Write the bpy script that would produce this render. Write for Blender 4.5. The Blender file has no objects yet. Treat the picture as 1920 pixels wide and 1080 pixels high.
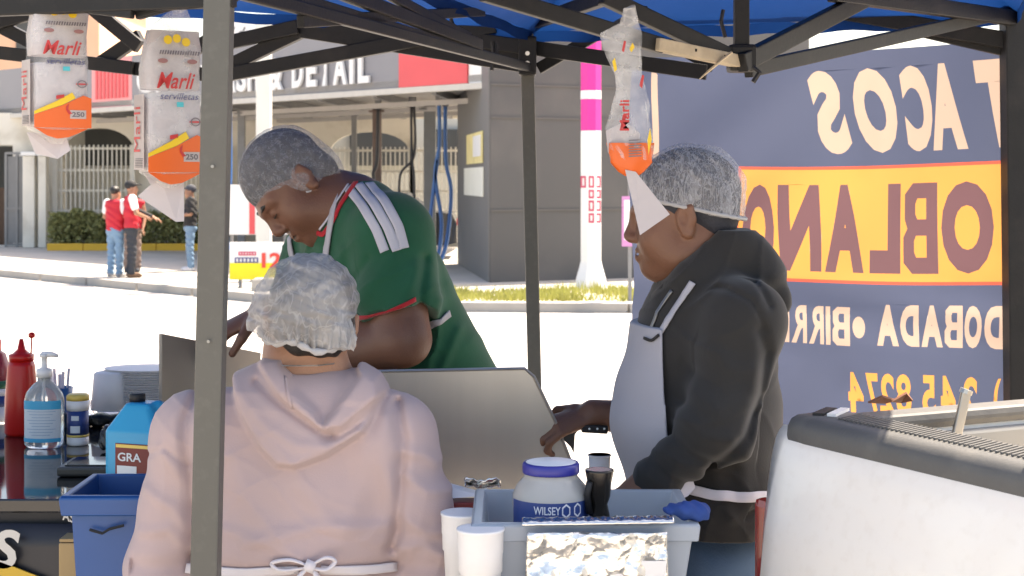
import bpy, bmesh, math, random
import numpy as np
from mathutils import Vector, Matrix
from mathutils.bvhtree import BVHTree
import openvdb

SC = bpy.context.scene
# ------------------------------------------------------------------ camera, sky, sun, exposure
CAMZ, HOR, FPX = 1.72, 336.0, 3000.0           # camera height, horizon row and focal length (photo pixels)
cam_d = bpy.data.cameras.new('camera'); cam = bpy.data.objects.new('camera', cam_d)
SC.collection.objects.link(cam); SC.camera = cam
cam.location = (0, 0, CAMZ); cam.rotation_euler = (math.radians(90), 0, 0)
cam_d.sensor_width = 36; cam_d.lens = 36*FPX/1920; cam_d.shift_y = -(540-HOR)/1920
cam_d.dof.use_dof = True; cam_d.dof.focus_distance = 3.2; cam_d.dof.aperture_fstop = 13
cam_d.clip_start = 0.05; cam_d.clip_end = 3000
SUN_AZ, SUN_EL = math.radians(52), math.radians(60)   # azimuth clockwise from +Y
w = bpy.data.worlds.new('World'); SC.world = w; w.use_nodes = True
nt = w.node_tree; bg = nt.nodes['Background']
sky = nt.nodes.new('ShaderNodeTexSky'); sky.sky_type = 'NISHITA'; sky.sun_disc = False
sky.sun_elevation = SUN_EL; sky.sun_rotation = SUN_AZ; sky.air_density = 1.0; sky.dust_density = 3.0
nt.links.new(sky.outputs[0], bg.inputs[0]); bg.inputs[1].default_value = 0.12
sl = bpy.data.lights.new('sun', 'SUN'); sl.energy = 4.0; sl.angle = math.radians(0.5); sl.color = (1, .95, .87)
so = bpy.data.objects.new('sun', sl); SC.collection.objects.link(so)
sd = Vector((math.sin(SUN_AZ)*math.cos(SUN_EL), math.cos(SUN_AZ)*math.cos(SUN_EL), math.sin(SUN_EL)))
so.rotation_euler = (-sd).to_track_quat('-Z', 'Y').to_euler(); so.location = (6, 6, 20)
SC.view_settings.view_transform = 'Standard'; SC.view_settings.look = 'None'
SC.view_settings.gamma = 1; SC.view_settings.use_curve_mapping = False
SC.view_settings.exposure = 1.9
SC.view_settings.use_white_balance = True; SC.view_settings.white_balance_temperature = 7600; SC.view_settings.white_balance_tint = 12
SC.cycles.max_bounces = 8; SC.cycles.transparent_max_bounces = 12
SC.cycles.use_denoising = True; SC.cycles.sample_clamp_indirect = 6
random.seed(7); rng = np.random.default_rng(7)

# ------------------------------------------------------------------ helpers
def W(px, py, d): return Vector(((px-960)/FPX*d, d, CAMZ-(py-HOR)/FPX*d))
V3 = lambda *a: np.array(a, dtype=np.float64)
MATS = {}
def mat(name, col, rough=.6, var=.12, scale=6., bump=0., bscale=60., metal=0., spec=.5, trans=0., alpha=1., coat=0., transl=0., stretch=None, sheen=0., dirt=None):
    if name in MATS: return MATS[name]
    m = bpy.data.materials.new(name); m.use_nodes = True; t = m.node_tree; p = t.nodes['Principled BSDF']; L = t.links.new
    tc = t.nodes.new('ShaderNodeTexCoord'); mp = t.nodes.new('ShaderNodeMapping'); L(tc.outputs['Object'], mp.inputs[0])
    if stretch: mp.inputs['Scale'].default_value = stretch
    n = t.nodes.new('ShaderNodeTexNoise'); n.inputs['Scale'].default_value = scale; n.inputs['Detail'].default_value = 6; L(mp.outputs[0], n.inputs['Vector'])
    mx = t.nodes.new('ShaderNodeMix'); mx.data_type = 'RGBA'
    c = list(col)[:3]
    mx.inputs[6].default_value = [max(0, v*(1-var)) for v in c]+[1]; mx.inputs[7].default_value = [min(1, v*(1+var)) for v in c]+[1]
    L(n.outputs['Fac'], mx.inputs[0]); colout = mx.outputs[2]
    if dirt:
        dc, ds, amt = dirt
        n3 = t.nodes.new('ShaderNodeTexNoise'); n3.inputs['Scale'].default_value = ds; n3.inputs['Detail'].default_value = 8; L(mp.outputs[0], n3.inputs['Vector'])
        rp = t.nodes.new('ShaderNodeValToRGB'); rp.color_ramp.elements[0].position = .52; rp.color_ramp.elements[1].position = .72
        rp.color_ramp.elements[1].color = (amt, amt, amt, 1); L(n3.outputs['Fac'], rp.inputs[0])
        m2 = t.nodes.new('ShaderNodeMix'); m2.data_type = 'RGBA'; m2.inputs[7].default_value = list(dc)+[1]
        L(rp.outputs[0], m2.inputs[0]); L(colout, m2.inputs[6]); colout = m2.outputs[2]
    L(colout, p.inputs['Base Color'])
    p.inputs['Roughness'].default_value = rough; p.inputs['Metallic'].default_value = metal
    p.inputs['Specular IOR Level'].default_value = spec; p.inputs['Transmission Weight'].default_value = trans
    p.inputs['Alpha'].default_value = alpha; p.inputs['Coat Weight'].default_value = coat; p.inputs['Sheen Weight'].default_value = sheen
    if bump > 0:
        n2 = t.nodes.new('ShaderNodeTexNoise'); n2.inputs['Scale'].default_value = bscale; n2.inputs['Detail'].default_value = 4; L(mp.outputs[0], n2.inputs['Vector'])
        b = t.nodes.new('ShaderNodeBump'); b.inputs['Strength'].default_value = bump; b.inputs['Distance'].default_value = .004
        L(n2.outputs['Fac'], b.inputs['Height']); L(b.outputs[0], p.inputs['Normal'])
    if transl > 0:
        tr = t.nodes.new('ShaderNodeBsdfTranslucent'); L(colout, tr.inputs[0])
        ms = t.nodes.new('ShaderNodeMixShader'); ms.inputs[0].default_value = transl
        L(p.outputs[0], ms.inputs[1]); L(tr.outputs[0], ms.inputs[2]); L(ms.outputs[0], t.nodes['Material Output'].inputs[0])
    MATS[name] = m; return m

def link(o, parent=None):
    SC.collection.objects.link(o)
    if parent is not None:
        o.parent = parent; o.matrix_parent_inverse = Matrix.Translation(parent.location).inverted()
    return o
def obj(name, v, f, m, parent=None, smooth=False):
    me = bpy.data.meshes.new(name); me.from_pydata([tuple(map(float, p)) for p in v], [], [tuple(map(int, q)) for q in f]); me.update()
    if m: me.materials.append(m)
    if smooth: me.polygons.foreach_set('use_smooth', [True]*len(me.polygons))
    return link(bpy.data.objects.new(name, me), parent)
def tag(o, label, cat, group=None):
    o['label'] = label; o['category'] = cat
    if group: o['group'] = group
    return o
def thing(name, loc, label, cat, group=None):
    o = bpy.data.objects.new(name, None); o.empty_display_size = .1; o.location = loc; SC.collection.objects.link(o)
    return tag(o, label, cat, group)
def struct(o): o['kind'] = 'structure'; return o

class MB:
    def __init__(s): s.v = []; s.f = []
    def add(s, v, f):
        k = len(s.v); s.v += [tuple(map(float, p)) for p in v]; s.f += [tuple(i+k for i in q) for q in f]; return s
    def box(s, c, size, R=None, bev=0.):
        hx, hy, hz = [q/2 for q in size]; bm = bmesh.new(); bmesh.ops.create_cube(bm, size=1)
        for q in bm.verts: q.co = Vector((q.co.x*2*hx, q.co.y*2*hy, q.co.z*2*hz))
        if bev > 0: bmesh.ops.bevel(bm, geom=list(bm.edges), offset=bev, segments=2, affect='EDGES', profile=.6)
        bm.verts.index_update()
        M = R if R is not None else Matrix.Identity(3)
        s.add([(M @ q.co)+Vector(c) for q in bm.verts], [[q.index for q in f.verts] for f in bm.faces]); bm.free(); return s
    def bar(s, a, b, w, h=None, up=(0, 0, 1), bev=0.):
        a, b = Vector(a), Vector(b); x = (b-a); L = x.length; x.normalize(); y = Vector(up).cross(x)
        if y.length < 1e-4: y = Vector((0, 1, 0)).cross(x)
        y.normalize(); z = x.cross(y); R = Matrix((x, y, z)).transposed()
        return s.box((a+b)/2, (L, w, h or w), R, bev)
    def tube(s, pts, r, n=8, cap=True, flat=1.):
        pts = [Vector(p) for p in pts]; rs = r if isinstance(r, (list, tuple)) else [r]*len(pts); k = len(s.v); prev = None
        for i, p in enumerate(pts):
            t = (pts[min(i+1, len(pts)-1)]-pts[max(i-1, 0)]).normalized()
            if prev is None: u = t.cross(Vector((0, 0, 1))); u = u if u.length > .05 else t.cross(Vector((0, 1, 0)))
            else: u = prev-t*prev.dot(t)
            u.normalize(); prev = u; q = t.cross(u)
            for j in range(n):
                a = 2*math.pi*j/n; s.v.append(tuple(p+u*math.cos(a)*rs[i]+q*math.sin(a)*rs[i]*flat))
        for i in range(len(pts)-1):
            for j in range(n): s.f.append((k+i*n+j, k+i*n+(j+1) % n, k+(i+1)*n+(j+1) % n, k+(i+1)*n+j))
        if cap: s.f.append(tuple(k+j for j in range(n))[::-1]); s.f.append(tuple(k+(len(pts)-1)*n+j for j in range(n)))
        return s
    def lathe(s, c, prof, n=32, sx=1., sy=1., rot=0.):
        k = len(s.v); c = Vector(c)
        for r, z in prof:
            for j in range(n):
                a = 2*math.pi*j/n+rot; s.v.append((c.x+r*math.cos(a)*sx, c.y+r*math.sin(a)*sy, c.z+z))
        for i in range(len(prof)-1):
            for j in range(n): s.f.append((k+i*n+j, k+i*n+(j+1) % n, k+(i+1)*n+(j+1) % n, k+(i+1)*n+j))
        s.f.append(tuple(k+j for j in range(n))[::-1]); s.f.append(tuple(k+(len(prof)-1)*n+j for j in range(n))); return s
    def prism(s, poly, ext):
        ext = Vector(ext); n = len(poly); P = [Vector(p) for p in poly]
        return s.add(P+[p+ext for p in P], [tuple(range(n))[::-1], tuple(range(n, 2*n))]+[(i, (i+1) % n, n+(i+1) % n, n+i) for i in range(n)])
    def build(s, name, m, parent=None, smooth=False):
        o = obj(name, s.v, s.f, m, parent, smooth)
        bm = bmesh.new(); bm.from_mesh(o.data); bmesh.ops.recalc_face_normals(bm, faces=bm.faces); bm.to_mesh(o.data); bm.free()
        return o
def autosmooth(o, ang=40):
    me = o.data; me.polygons.foreach_set('use_smooth', [True]*len(me.polygons))
    bm = bmesh.new(); bm.from_mesh(me)
    for e in bm.edges:
        if len(e.link_faces) == 2 and e.calc_face_angle(0) > math.radians(ang): e.smooth = False
    bm.to_mesh(me); bm.free(); return o
def sheet(name, fn, nu, nv, m, parent=None, thick=0., smooth=True):
    v = [fn(i/nu, j/nv) for j in range(nv+1) for i in range(nu+1)]
    f = [(j*(nu+1)+i, j*(nu+1)+i+1, (j+1)*(nu+1)+i+1, (j+1)*(nu+1)+i) for j in range(nv) for i in range(nu)]
    o = obj(name, v, f, m, parent, smooth)
    if thick: md = o.modifiers.new('solid', 'SOLIDIFY'); md.thickness = thick; md.offset = 0
    return o

# text: normalised flat mesh
_tx = {}
def text_geo(txt, bold=0., shear=0., space=1.):
    key = (txt, bold, shear, space)
    if key in _tx: return _tx[key]
    c = bpy.data.curves.new('t', 'FONT'); c.body = txt; c.offset = bold; c.shear = shear; c.space_character = space; c.resolution_u = 4
    o = bpy.data.objects.new('t', c); SC.collection.objects.link(o); dg = bpy.context.evaluated_depsgraph_get()
    me = bpy.data.meshes.new_from_object(o.evaluated_get(dg)); v = np.array([q.co[:2] for q in me.vertices]); f = [tuple(p.vertices) for p in me.polygons]
    bm = bmesh.new(); bm.from_mesh(me); bmesh.ops.remove_doubles(bm, verts=bm.verts, dist=1e-5); bm.edges.ensure_lookup_table()
    nxt = {}
    for e in bm.edges:
        if len(e.link_faces) == 1:
            l = e.link_loops[0]; nxt.setdefault(l.vert, []).append(l.link_loop_next.vert)
    loops = []
    while nxt:
        st = next(iter(nxt)); lp = [st]; cur = st
        while True:
            lst = nxt.get(cur)
            if not lst: break
            n2 = lst.pop()
            if not lst: del nxt[cur]
            if n2 is st: break
            lp.append(n2); cur = n2
        if len(lp) > 2: loops.append(np.array([q.co[:2] for q in lp]))
    bm.free(); bpy.data.objects.remove(o); bpy.data.meshes.remove(me); bpy.data.curves.remove(c)
    lo, hi = v.min(0), v.max(0); s = hi-lo
    _tx[key] = ((v-lo)/s, f, [(l-lo)/s for l in loops], s[0]/s[1]); return _tx[key]
def text(name, txt, p0, u, vv, m, parent=None, bold=0., shear=0., depth=0., space=1., curve=None):
    """text stretched over the parallelogram p0, p0+u, p0+u+vv"""
    v, f, _, _ = text_geo(txt, bold, shear, space); p0, u, vv = Vector(p0), Vector(u), Vector(vv)
    P = [p0+u*a+vv*b for a, b in v]
    if curve: P = [curve(a, b) for a, b in v]
    o = obj(name, P, f, m, parent)
    if depth: md = o.modifiers.new('solid', 'SOLIDIFY'); md.thickness = depth; md.offset = 1
    return o

# ------------------------------------------------------------------ signed-distance volumes for bodies and cloth
class Vol:
    def __init__(s, lo, hi, h):
        s.lo = np.array(lo, float); s.h = h; n = np.ceil((np.array(hi)-s.lo)/h).astype(int)+1
        s.F = np.full(n, .2, np.float32); s.ax = [(s.lo[i]+h*np.arange(n[i])).astype(np.float32) for i in range(3)]
    def _sl(s, lo, hi, m):
        r = []
        for i in range(3):
            a = int(np.clip(math.floor((lo[i]-m-s.lo[i])/s.h), 0, s.F.shape[i])); b = int(np.clip(math.ceil((hi[i]+m-s.lo[i])/s.h)+1, 0, s.F.shape[i])); r.append(slice(a, b))
        return tuple(r)
    def put(s, prim, k=0., op='u'):
        fn, lo, hi = prim; sl = s._sl(lo, hi, k+3*s.h)
        if any(q.stop <= q.start for q in sl): return s
        X = s.ax[0][sl[0]][:, None, None]; Y = s.ax[1][sl[1]][None, :, None]; Z = s.ax[2][sl[2]][None, None, :]
        d = fn(X, Y, Z).astype(np.float32); S = s.F[sl]
        if op == 's': d = -d
        hh = np.maximum(k-np.abs(S-d), 0)/max(k, 1e-6)
        s.F[sl] = (np.minimum(S, d)-hh*hh*k*.25) if op == 'u' else (np.maximum(S, d)+hh*hh*k*.25)
        return s
    def grid(s): return s.ax[0][:, None, None], s.ax[1][None, :, None], s.ax[2][None, None, :]
    def warp(s, fn): X, Y, Z = s.grid(); s.F = (s.F+fn(X, Y, Z)).astype(np.float32); return s
    def clip(s, fn): X, Y, Z = s.grid(); s.F = np.maximum(s.F, fn(X, Y, Z)).astype(np.float32); return s
    def copy(s):
        o = Vol.__new__(Vol); o.lo, o.h, o.ax = s.lo, s.h, s.ax; o.F = s.F.copy(); return o
    def mesh(s, name, m, parent=None, smooth=2):
        F = s.F.copy(); F[0], F[-1] = .2, .2; F[:, 0], F[:, -1] = .2, .2; F[:, :, 0] = .2; F[:, :, -1] = .2
        g = openvdb.FloatGrid(.2); g.copyFromArray(F); g.transform = openvdb.createLinearTransform(voxelSize=s.h)
        p, q = g.convertToQuads(isovalue=0.0); p = np.array(p, float)+s.lo; q = np.array(q)[:, ::-1]
        if smooth:
            e = np.concatenate([q[:, [0, 1]], q[:, [1, 2]], q[:, [2, 3]], q[:, [3, 0]]]); n = len(p); cnt = np.bincount(e[:, 0], minlength=n)+np.bincount(e[:, 1], minlength=n)
            for lam in (.5, -.52)*smooth:
                a = np.zeros_like(p)
                for c in range(3): a[:, c] = np.bincount(e[:, 0], p[e[:, 1], c], n)+np.bincount(e[:, 1], p[e[:, 0], c], n)
                p = p+lam*(a/np.maximum(cnt, 1)[:, None]-p)
        me = bpy.data.meshes.new(name); me.vertices.add(len(p)); me.vertices.foreach_set('co', p.ravel().astype(np.float32))
        me.loops.add(q.size); me.loops.foreach_set('vertex_index', q.ravel().astype(np.int32))
        me.polygons.add(len(q)); me.polygons.foreach_set('loop_start', np.arange(0, q.size, 4, dtype=np.int32)); me.polygons.foreach_set('use_smooth', np.ones(len(q), bool))
        me.update(calc_edges=True); me.validate(); me.materials.append(m)
        return link(bpy.data.objects.new(name, me), parent)
def _pl(V, pix, d):
    X = 960+V.ax[0].astype(float)/d*FPX; Z = HOR+(CAMZ-V.ax[2].astype(float))/d*FPX; gx, gz = np.meshgrid(X, Z, indexing='ij'); D = np.full(gx.shape, 1e9)
    for (a, b), (c, e) in zip(pix[:-1], pix[1:]):
        l = max((c-a)**2+(e-b)**2, 1e-6); t = np.clip(((gx-a)*(c-a)+(gz-b)*(e-b))/l, 0, 1); D = np.minimum(D, np.hypot(gx-a-t*(c-a), gz-b-t*(e-b)))
    return gx, gz, D
def ridge(V, pix, d, w, amp, ymax):
    """a fold of the cloth running along a photo polyline: w pixels wide, amp metres high (negative: a crease)"""
    _, _, D = _pl(V, pix, d); n = int(np.searchsorted(V.ax[1], ymax)); V.F[:, :n, :] -= (amp*np.exp(-(D/w)**2)).astype(np.float32)[:, None, :]
def plateau(V, poly, d, amp, soft, ymax):
    gx, gz, D = _pl(V, list(poly)+[poly[0]], d); ins = np.zeros(gx.shape, bool); n = len(poly)
    for i in range(n):
        (a, b), (c, e) = poly[i], poly[(i+1) % n]; ins ^= ((b > gz) != (e > gz)) & (gx < (c-a)*(gz-b)/((e-b) if e != b else 1e-9)+a)
    s = np.clip(.5+np.where(ins, D, -D)/(2*soft), 0, 1); s = s*s*(3-2*s); n = int(np.searchsorted(V.ax[1], ymax)); V.F[:, :n, :] -= (amp*s).astype(np.float32)[:, None, :]
def cap(a, b, ra, rb=None):
    a, b = np.array(a, float), np.array(b, float); rb = ra if rb is None else rb; ba = b-a; L = max(ba@ba, 1e-12)
    def fn(X, Y, Z):
        x, y, z = X-a[0], Y-a[1], Z-a[2]; t = np.clip((x*ba[0]+y*ba[1]+z*ba[2])/L, 0, 1)
        return np.sqrt((x-t*ba[0])**2+(y-t*ba[1])**2+(z-t*ba[2])**2)-(ra+(rb-ra)*t)
    r = max(ra, rb); return fn, np.minimum(a, b)-r, np.maximum(a, b)+r
def ell(c, r, M=None):
    c, r = np.array(c, float), np.array(r, float); M = np.eye(3) if M is None else np.array(M, float)
    def fn(X, Y, Z):
        x, y, z = X-c[0], Y-c[1], Z-c[2]; q = [x*M[0, i]+y*M[1, i]+z*M[2, i] for i in range(3)]
        k0 = np.sqrt(sum((q[i]/r[i])**2 for i in range(3)))+1e-6; k1 = np.sqrt(sum((q[i]/r[i]**2)**2 for i in range(3)))+1e-6
        return k0*(k0-1)/k1
    e = np.abs(M)@r; return fn, c-e, c+e
def econe(a, b, ra, rb, e1):
    """tapering elliptical segment; ra, rb = (radius along e1, radius across)"""
    a, b = np.array(a, float), np.array(b, float); ba = b-a; L = ba@ba; ax = ba/math.sqrt(L); e1 = np.array(e1, float); e1 = e1-ax*(e1@ax); e1 /= np.linalg.norm(e1); e2 = np.cross(ax, e1)
    def fn(X, Y, Z):
        x, y, z = X-a[0], Y-a[1], Z-a[2]; s = (x*ba[0]+y*ba[1]+z*ba[2])/L; t = np.clip(s, 0, 1)
        o1 = x*e1[0]+y*e1[1]+z*e1[2]; o2 = x*e2[0]+y*e2[1]+z*e2[2]; o3 = (s-t)*math.sqrt(L)
        r1 = ra[0]+(rb[0]-ra[0])*t; r2 = ra[1]+(rb[1]-ra[1])*t; r3 = np.minimum(r1, r2)
        k0 = np.sqrt((o1/r1)**2+(o2/r2)**2+(o3/r3)**2)+1e-6; k1 = np.sqrt((o1/r1**2)**2+(o2/r2**2)**2+(o3/r3**2)**2)+1e-6
        return k0*(k0-1)/k1
    r = max(*ra, *rb); return fn, np.minimum(a, b)-r, np.maximum(a, b)+r
def frame(f, up):
    f = np.array(f, float); f /= np.linalg.norm(f); up = np.array(up, float); up = up-f*(up@f); up /= np.linalg.norm(up)
    return np.stack([np.cross(f, up), f, up], 1)          # columns right, forward, up
def add_head(V, c, R, s=1., fat=1.):
    P = lambda *q: np.array(c)+R@(np.array(q)*s)
    E = lambda q, r, k=.02: V.put(ell(P(*q), np.array(r)*s, R), k*s)
    C = lambda a, b, ra, rb, k=.012, op='u': V.put(cap(P(*a), P(*b), ra*s, rb*s), k*s, op)
    E((0, -.012, .045), (.076, .098, .086)); E((0, .028, -.015), (.066*fat, .066, .09), .03)
    E((0, .038, -.075), (.052*fat, .046, .042), .03); E((0, .07, -.098), (.022, .02, .018), .03)
    for sg in (-1, 1):
        E((sg*.042, .05, -.038), (.03*fat, .034, .034), .03); E((sg*.05*fat, .005, -.075), (.026, .04, .03), .035)
        C((sg*.052, .07, .026), (sg*.012, .09, .022), .009, .009, .02)
        C((sg*.032, .098, .004), (sg*.033, .098, .004), .011, .011, .014, 's')
        E((sg*.031, .083, .004), (.015, .011, .010), .006)
        E((sg*.013, .1, -.034), (.010, .012, .009), .008)
        E((sg*.080, -.010, -.002), (.013, .020, .033), .004); C((sg*.086, -.022, .022), (sg*.086, -.026, -.005), .007, .006, .006); C((sg*.084, -.012, -.032), (sg*.084, -.006, -.030), .009, .008, .006); V.put(ell(P(sg*.093, -.004, .002), np.array((.008, .010, .019))*s, R), .004*s, 's')
        C((sg*.008, .093, -.06), (sg*.022, .083, -.064), .0075, .004, .01); C((0, .092, -.073), (sg*.021, .083, -.069), .0085, .004, .01)
    C((0, .09, .016), (0, .109, -.026), .008, .012, .016)
    C((-.019, .096, -.0668), (.019, .096, -.0668), .0035, .0035, .004, 's')
def add_hand(V, wr, dirv, back, side=1, curl=.5, s=1., spread=.1, thumb=.6):
    d = np.array(dirv, float); d /= np.linalg.norm(d); n = np.array(back, float); n = n-d*(n@d); n /= np.linalg.norm(n); u = np.cross(d, n)*side; wr = np.array(wr, float)
    V.put(econe(wr, wr+d*.085*s, (.030*s, .018*s), (.040*s, .014*s), u), .012)
    for i, (o, L) in enumerate(((.031, .068), (.011, .078), (-.010, .073), (-.030, .058))):
        p = wr+d*.088*s+u*o*s; a = 0.
        dd = d+u*o*spread*8; dd /= np.linalg.norm(dd)
        for j, fr in enumerate((.45, .32, .26)):
            a += curl*(.5+.35*j); q = p+(dd*math.cos(a)-n*math.sin(a))*L*fr*1.15*s; V.put(cap(p, q, (.0095-.001*j)*s, (.0088-.001*j)*s), .004); p = q
    p = wr+d*.03*s+u*.032*s; q = p+(d*.7+u*.7-n*.25)*.045*s; V.put(cap(p, q, .014*s, .011*s), .012); r = q+(d*.95+u*.1-n*thumb)*.034*s; V.put(cap(q, r, .0105*s, .0085*s), .005)

def bvh(o):
    me = o.data; return BVHTree.FromPolygons([v.co for v in me.vertices], [p.vertices for p in me.polygons])
def ray(tree, px, py):
    o = Vector((0, 0, CAMZ)); h = tree.ray_cast(o, (W(px, py, 1.)-o).normalized()); return (h[0], h[1]) if h[0] else (None, None)
def cloth_strip(name, pix, wid, tree, m, parent, off=.004, th=.003, sub=6):
    """a band sewn on a garment: its centre line is given in photo pixels and dropped on the garment's surface"""
    pts = []
    for i in range(len(pix)-1):
        for j in range(sub): t = j/sub; pts.append([pix[i][c]*(1-t)+pix[i+1][c]*t for c in (0, 1)])
    pts.append(pix[-1]); P, N = [], []
    for q in pts:
        h, n = ray(tree, *q)
        if h is not None: P.append(h); N.append(n if n.y < 0 else -n)
    if len(P) < 2: return None
    for _ in range(3):
        P = [P[0]]+[(P[i-1]+P[i]*2+P[i+1])/4 for i in range(1, len(P)-1)]+[P[-1]]; N = [N[0]]+[(N[i-1]+N[i]*2+N[i+1]).normalized() for i in range(1, len(N)-1)]+[N[-1]]
    v, f = [], []
    for i, p in enumerate(P):
        t = (P[min(i+1, len(P)-1)]-P[max(i-1, 0)]).normalized(); s = t.cross(N[i]).normalized()*wid/2
        for a in (-1, -.33, .33, 1):
            q = p+s*a; near = tree.find_nearest(q, .03); nn = N[i]; v.append((near[0] if near[0] else q)+nn*off)
    for i in range(len(P)-1):
        for j in range(3): f.append((i*4+j, i*4+j+1, i*4+j+5, i*4+j+4))
    o = obj(name, v, f, m, parent, True); md = o.modifiers.new('solid', 'SOLIDIFY'); md.thickness = th; md.offset = 0; return o
# ------------------------------------------------------------------ flat shapes with cut-outs
def fill_geo(loops):
    c = bpy.data.curves.new('fill', 'CURVE'); c.dimensions = '2D'; c.fill_mode = 'BOTH'
    for l in loops:
        s = c.splines.new('POLY'); s.points.add(len(l)-1); s.use_cyclic_u = True
        for p, q in zip(s.points, l): p.co = (q[0], q[1], 0, 1)
    o = bpy.data.objects.new('fill', c); SC.collection.objects.link(o); dg = bpy.context.evaluated_depsgraph_get()
    me = bpy.data.meshes.new_from_object(o.evaluated_get(dg)); bpy.data.objects.remove(o); bpy.data.curves.remove(c)
    v = [tuple(q.co[:2]) for q in me.vertices]; f = [tuple(p.vertices) for p in me.polygons]; bpy.data.meshes.remove(me); return v, f
def dice(v, f, nx, ny):
    bm = bmesh.new(); bv = [bm.verts.new((a, b, 0)) for a, b in v]
    for q in f:
        try: bm.faces.new([bv[i] for i in q])
        except ValueError: pass
    bmesh.ops.remove_doubles(bm, verts=bm.verts, dist=1e-5)
    A = np.array([q.co[:2] for q in bm.verts]); lo, hi = A.min(0), A.max(0)
    for ax, n in ((0, nx), (1, ny)):
        for i in range(1, n):
            co = [0, 0, 0]; no = [0, 0, 0]; co[ax] = lo[ax]+(hi[ax]-lo[ax])*i/n; no[ax] = 1
            bmesh.ops.bisect_plane(bm, geom=bm.verts[:]+bm.edges[:]+bm.faces[:], plane_co=co, plane_no=no)
    bm.verts.index_update(); r = ([tuple(q.co[:2]) for q in bm.verts], [tuple(q.index for q in p.verts) for p in bm.faces]); bm.free(); return r

# ------------------------------------------------------------------ ground, road, pavements
M_road = mat('road_concrete', (.40, .38, .36), .85, .15, .6, .3, 30, dirt=((.3, .28, .26), .35, .5))
M_pave = mat('pavement_concrete', (.44, .41, .37), .85, .18, .8, .3, 25, dirt=((.3, .26, .22), .6, .6))
M_kerb = mat('kerb_concrete', (.36, .34, .31), .9, .2, 3, .3, 30)
struct(obj('ground', [(-400, -400, -.135), (400, -400, -.135), (400, 900, -.135), (-400, 900, -.135)], [(0, 1, 2, 3)], M_pave))
struct(obj('road', [(-60, 7.5, -.12), (60, 7.5, -.12), (60, 60, -.12), (-60, 80, -.12)], [(0, 1, 2, 3)], M_road))
struct(MB().box((0, 0, -.07), (60, 14.7, .14), None, .01).build('pavement', M_pave)); struct(MB().box((0, 7.42, -.065), (60, .15, .15), None, .02).build('kerb', M_kerb))
KL = [(-40, 63), (-14, 35), (-9.66, 30.2), (-3.82, 23.9), (-2.2, 22.7), (-.9, 22.2), (1.6, 22.0), (8, 21.5), (40, 20)]
struct(MB().prism([(x, d+.15, -.13) for x, d in KL]+[(60, 90, -.13), (-60, 90, -.13)], (0, 0, .13)).build('pavement', M_pave))
for a, b in zip(KL[:-1], KL[1:]):
    L = math.hypot(b[0]-a[0], b[1]-a[1]); n = max(1, int(L/1.6)) if abs(a[0]) < 15 and abs(b[0]) < 15 else 1
    for i in range(n):
        t0, t1 = i/n+.004, (i+1)/n-.004; P = lambda t: (a[0]+(b[0]-a[0])*t, a[1]+(b[1]-a[1])*t+.06, -.06)
        struct(MB().bar(P(t0), P(t1), .14, .148, bev=.015).build('kerb', M_kerb))
jn = [W(0, 603, 1).xz, W(290, 640, 1).xz]
def gnd(px, py, z): d = (CAMZ-z)/((py-HOR)/FPX); return Vector(((px-960)/FPX*d, d, z))
a, b = gnd(0, 603, -.116), gnd(330, 645, -.116); a2, b2 = a+(a-b)*2, b+(b-a)*1.2; off = Vector((0, .05, 0))
struct(obj('road_joint', [a2, b2, b2+off, a2+off], [(0, 1, 2, 3)], mat('joint_tar', (.1, .09, .09), .8)))
for y0, y1 in ((545, 562), (575, 592)):
    pass

# ------------------------------------------------------------------ car wash across the street
M_grey = mat('sign_grey', (.24, .235, .25), .55, .06, 2); M_red = mat('sign_red', (.72, .09, .10), .5, .08, 2); M_white = mat('white_paint', (.8, .79, .77), .5, .06, 3)
M_cream = mat('cream_wall', (.75, .71, .62), .85, .12, 1.2, .2, 20, dirt=((.45, .4, .32), 1.5, .6)); M_steel = mat('painted_steel', (.22, .22, .22), .5, .2, 4)
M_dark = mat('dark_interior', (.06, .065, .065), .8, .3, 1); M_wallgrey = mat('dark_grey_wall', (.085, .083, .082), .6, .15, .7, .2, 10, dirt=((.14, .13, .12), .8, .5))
M_pgrey = mat('pillar_grey', (.16, .155, .15), .6, .15, .7, .2, 10)
def fas(px):
    k = (px-960)/FPX; s = (-.75-28*k)/(.68+.7335*k); return s, Vector((-.75-.68*s, 28+.7335*s, 0))
FN = Vector((-.7335, -.68, 0))
cw = thing('car_wash', (-6, 35, 0), 'car wash across the street with grey fascia, flat canopy roof and arched back wall', 'building')
def fpanel(name, p0, p1, z0, z1, m, out=0., th=.12):
    a, b = fas(p0)[1]+FN*out, fas(p1)[1]+FN*out; q = [(a.x, a.y, z0), (b.x, b.y, z0), (b.x, b.y, z1), (a.x, a.y, z1)]
    return MB().prism(q, -FN*th).build(name, m, cw)
fpanel('fascia', -90, 172, 3.4, 4.55, M_grey); fpanel('fascia', 172, 247, 3.4, 4.55, mat('sign_pink', (.75, .3, .3), .5, .05)); fpanel('fascia', 247.5, 749, 3.4, 4.55, M_grey)
fpanel('fascia', 750, 878, 3.4, 4.62, M_red, .03); fpanel('fascia', 879, 926, 3.4, 4.62, M_white)
fpanel('trim', -90, 926, 3.29, 3.395, mat('trim_light', (.55, .52, .47), .6), .05, .2)
def ftext(txt, p0, p1, z0, z1, m, bold=.01, name='sign_letters', **k):
    a, b = fas(p0)[1]+FN*.03, fas(p1)[1]+FN*.03; return text(name, txt, (a.x, a.y, z0), (b.x-a.x, b.y-a.y, 0), (0, 0, z1-z0), m, cw, bold, depth=.05, **k)
for i, ch in enumerate('CAR'): ftext(ch, 262+i*36, 290+i*36, 3.66, 4.3, M_white, name='letter')
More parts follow.
